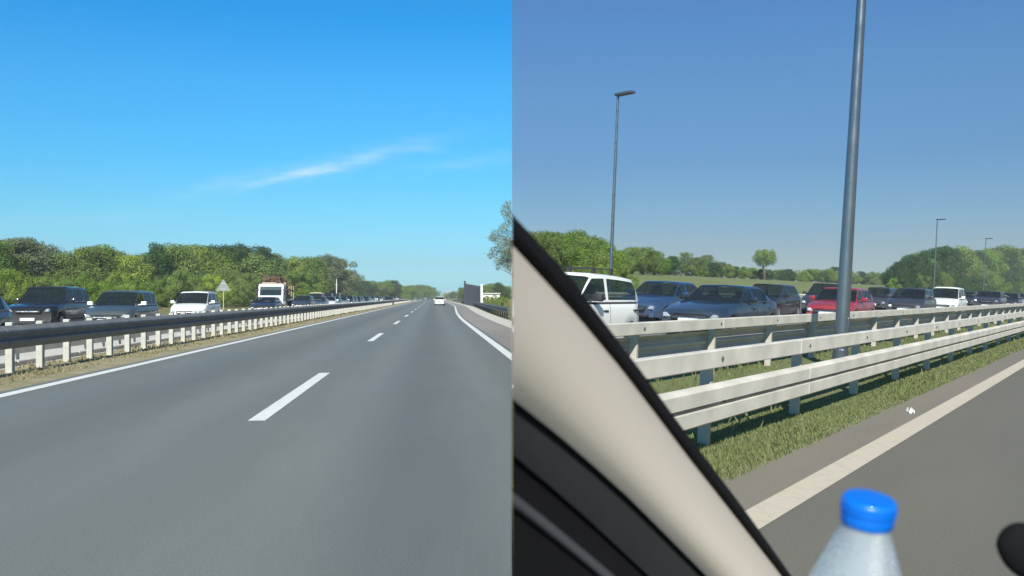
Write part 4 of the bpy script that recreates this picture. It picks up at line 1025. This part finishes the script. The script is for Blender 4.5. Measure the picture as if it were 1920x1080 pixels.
def strip(ka, kb, prof, name, m, parent, d0=0.0, thick=.03):
    """surface between two edge curves, bulging towards the seats by prof, closed at the back"""
    bm = bmesh.new(); n = len(prof); rows = []
    for u in US:
        ya = interp(ka, u); yb = interp(kb, u) if kb else 1210
        f = [bm.verts.new(P3(u, ya+(yb-ya)*i/(n-1), dep(u)+d0-prof[i])) for i in range(n)]
        b = [bm.verts.new(P3(u, ya+(yb-ya)*i/(n-1), dep(u)+d0+thick)) for i in range(n)]
        rows.append(f+b[::-1])
    k = 2*n
    for a, b in zip(rows, rows[1:]):
        for i in range(k): bm.faces.new((a[i], a[(i+1) % k], b[(i+1) % k], b[i]))
    bm.faces.new(rows[0]); bm.faces.new(rows[-1][::-1]); bmesh.ops.recalc_face_normals(bm, faces=bm.faces[:])
    return obj(name, bm, m, parent, Matrix.Translation((-.25, -.7, -1.0)), True)
ci = thing('car_interior', T(.25, .7, 1.0), 'beige windscreen pillar, black seal and dark door trim of the car we sit in', 'car interior')
strip(K1, K2, [0, .012, .016, .012, .004], 'window_seal', 'seal', ci, .03)
strip(K2, K3, [0, .018, .030, .038, .042, .043, .040, .034, .024, .008], 'pillar_trim', 'trim', ci, .02, .05)
strip(K3, K4, [0, .006, .008, .006, 0], 'door_trim', 'trim_dark', ci, .03, .05)
strip(K4, K5, [-.01, -.012, -.01], 'door_gap', 'seal', ci, .03, .05)
strip(K5, K6, [0, .008, .010, .008, 0], 'trim_strip', 'grey_trim', ci, .03, .05)
strip(K6, None, [0, .003, .004, 0], 'door_panel', 'seal', ci, .035, .05)
bm = bmesh.new(); box(bm, .03, .95, .36, .92, .90, .955, .02, 2); obj('dashboard', bm, 'trim_dark', ci, Matrix.Translation((-.25, -.7, -1.0)), True)
# water bottle
bd = .535; bc = P3(1630, 941, bd)
foot = Vector((bc.x-.015, bc.y+.044, .956)); up = (bc-foot); H0 = up.length
bt = thing('water_bottle', Matrix.Translation(foot) @ up.to_track_quat('Z', 'Y').to_matrix().to_4x4(), 'frosted plastic water bottle with a bright blue cap', 'bottle')
s0 = H0-.012
bm = bmesh.new()
lathe(bm, [(.026, 0), (.031, .004), (.032, .02), (.032, s0*.45), (.0305, s0*.48), (.032, s0*.51), (.032, s0-.078), (.0312, s0-.060), (.0275, s0-.044), (.0222, s0-.027), (.0170, s0-.012), (.0141, s0-.005), (.0134, s0-.001), (.0128, s0+.006)], 40)
obj('bottle_body', bm, 'pet', bt, None, True)
bm = bmesh.new(); lathe(bm, [(.0149, s0-.001), (.0153, s0+.0005), (.0153, s0+.004), (.0147, s0+.0045), (.0147, s0+.0055), (.0155, s0+.006), (.0155, s0+.0118), (.0151, s0+.0134), (.0140, s0+.0144), (.012, s0+.0147)], 40)
cp = obj('cap', bm, 'cap', bt, None, True)
bm = bmesh.new()
for k in range(60):
    a = 2*math.pi*k/60; box(bm, .0152, .0158, -.00035, .00035, s0+.0068, s0+.0112)
    bm.verts.ensure_lookup_table(); bmesh.ops.rotate(bm, verts=bm.verts[-8:], cent=(0, 0, 0), matrix=Matrix.Rotation(a, 3, 'Z'))
obj('grip_ridge', bm, 'cap', cp, None, False)
# black fitting at the edge of the dashboard
t = thing('black_fitting', T(*P3(1915, 1025, .62)[:]), 'rounded black plastic fitting rising at the edge beside the bottle', 'car fitting')
bm = bmesh.new(); bmesh.ops.create_uvsphere(bm, u_segments=24, v_segments=16, radius=1, matrix=Matrix.Rotation(R(12), 4, 'Y') @ Matrix.Diagonal((.0165, .011, .0165, 1)))
for v in bm.verts:
    if v.co.z < 0: v.co.x += .3*abs(v.co.z); v.co.z *= 1.35
obj('housing', bm, 'seal', t, None, True)
bm = bmesh.new(); zz = .956-P3(1915, 1025, .62).z
tube(bm, [(.004, 0, -.012), (.012, 0, zz*.6), (.012, 0, zz)], [.006, .007, .012], 10); obj('stem', bm, 'dark', t, None, True)

# things that share a label are told apart by their height or their order
bpy.context.view_layer.update()
by = {}
for o in COL.objects:
    if 'label' in o and 'category' in o and o['category'] in ('tree', 'shrub', 'car', 'van'): by.setdefault(o['label'], []).append(o)
for lab, os_ in by.items():
    if len(os_) > 2:
        os_.sort(key=lambda o: o.matrix_world.translation.x/o.matrix_world.translation.y); n = len(os_)
        W_ = ['', '', '', 'three', 'four', 'five', 'six', 'seven', 'eight', 'nine', 'ten', 'eleven', 'twelve']; O_ = ['', 'second', 'third', 'fourth', 'fifth', 'sixth', 'seventh', 'eighth', 'ninth', 'tenth', 'eleventh', 'twelfth']
        for k, o in enumerate(os_):
            if n < 13: o['label'] = lab+(', leftmost of %s' % W_[n] if k == 0 else ', rightmost of %s' % W_[n] if k == n-1 else ', %s of %s from left' % (O_[k], W_[n]))
    if len(os_) == 2 and (os_[0]['category'] in ('car', 'van') or abs(os_[0].scale.z-os_[1].scale.z) <= .004):
        os_.sort(key=lambda o: o.matrix_world.translation.length); os_[0]['label'] = lab+', nearer of two'; os_[1]['label'] = lab+', farther of two'
    elif len(os_) == 2 and abs(os_[0].scale.z-os_[1].scale.z) > .004:
        os_.sort(key=lambda o: o.scale.z)
        os_[0]['label'] = lab+', shorter of two'; os_[1]['label'] = lab+', taller of two'
for o in COL.objects:
    if 'label' in o and len(o['label'].split()) > 16: o['label'] = o['label'].replace(' the ', ' ').replace('distant ', '')
# ------------------------------------------------------------------ thin summer haze
hm = bpy.data.materials.new('haze'); hm.use_nodes = True; HN = NT(hm.node_tree); HN.n.clear()
ho = HN.node('ShaderNodeOutputMaterial'); hv = HN.node('ShaderNodeVolumePrincipled', {'Density': HAZE, 'Color': (.93, .96, .97, 1), 'Anisotropy': .1})
HN.l.new(hv.outputs[0], ho.inputs['Volume'])
bm = bmesh.new(); box(bm, -390, 740, -60, 1060, -8, 25)
tag(obj('haze', bm, hm), kind='stuff')
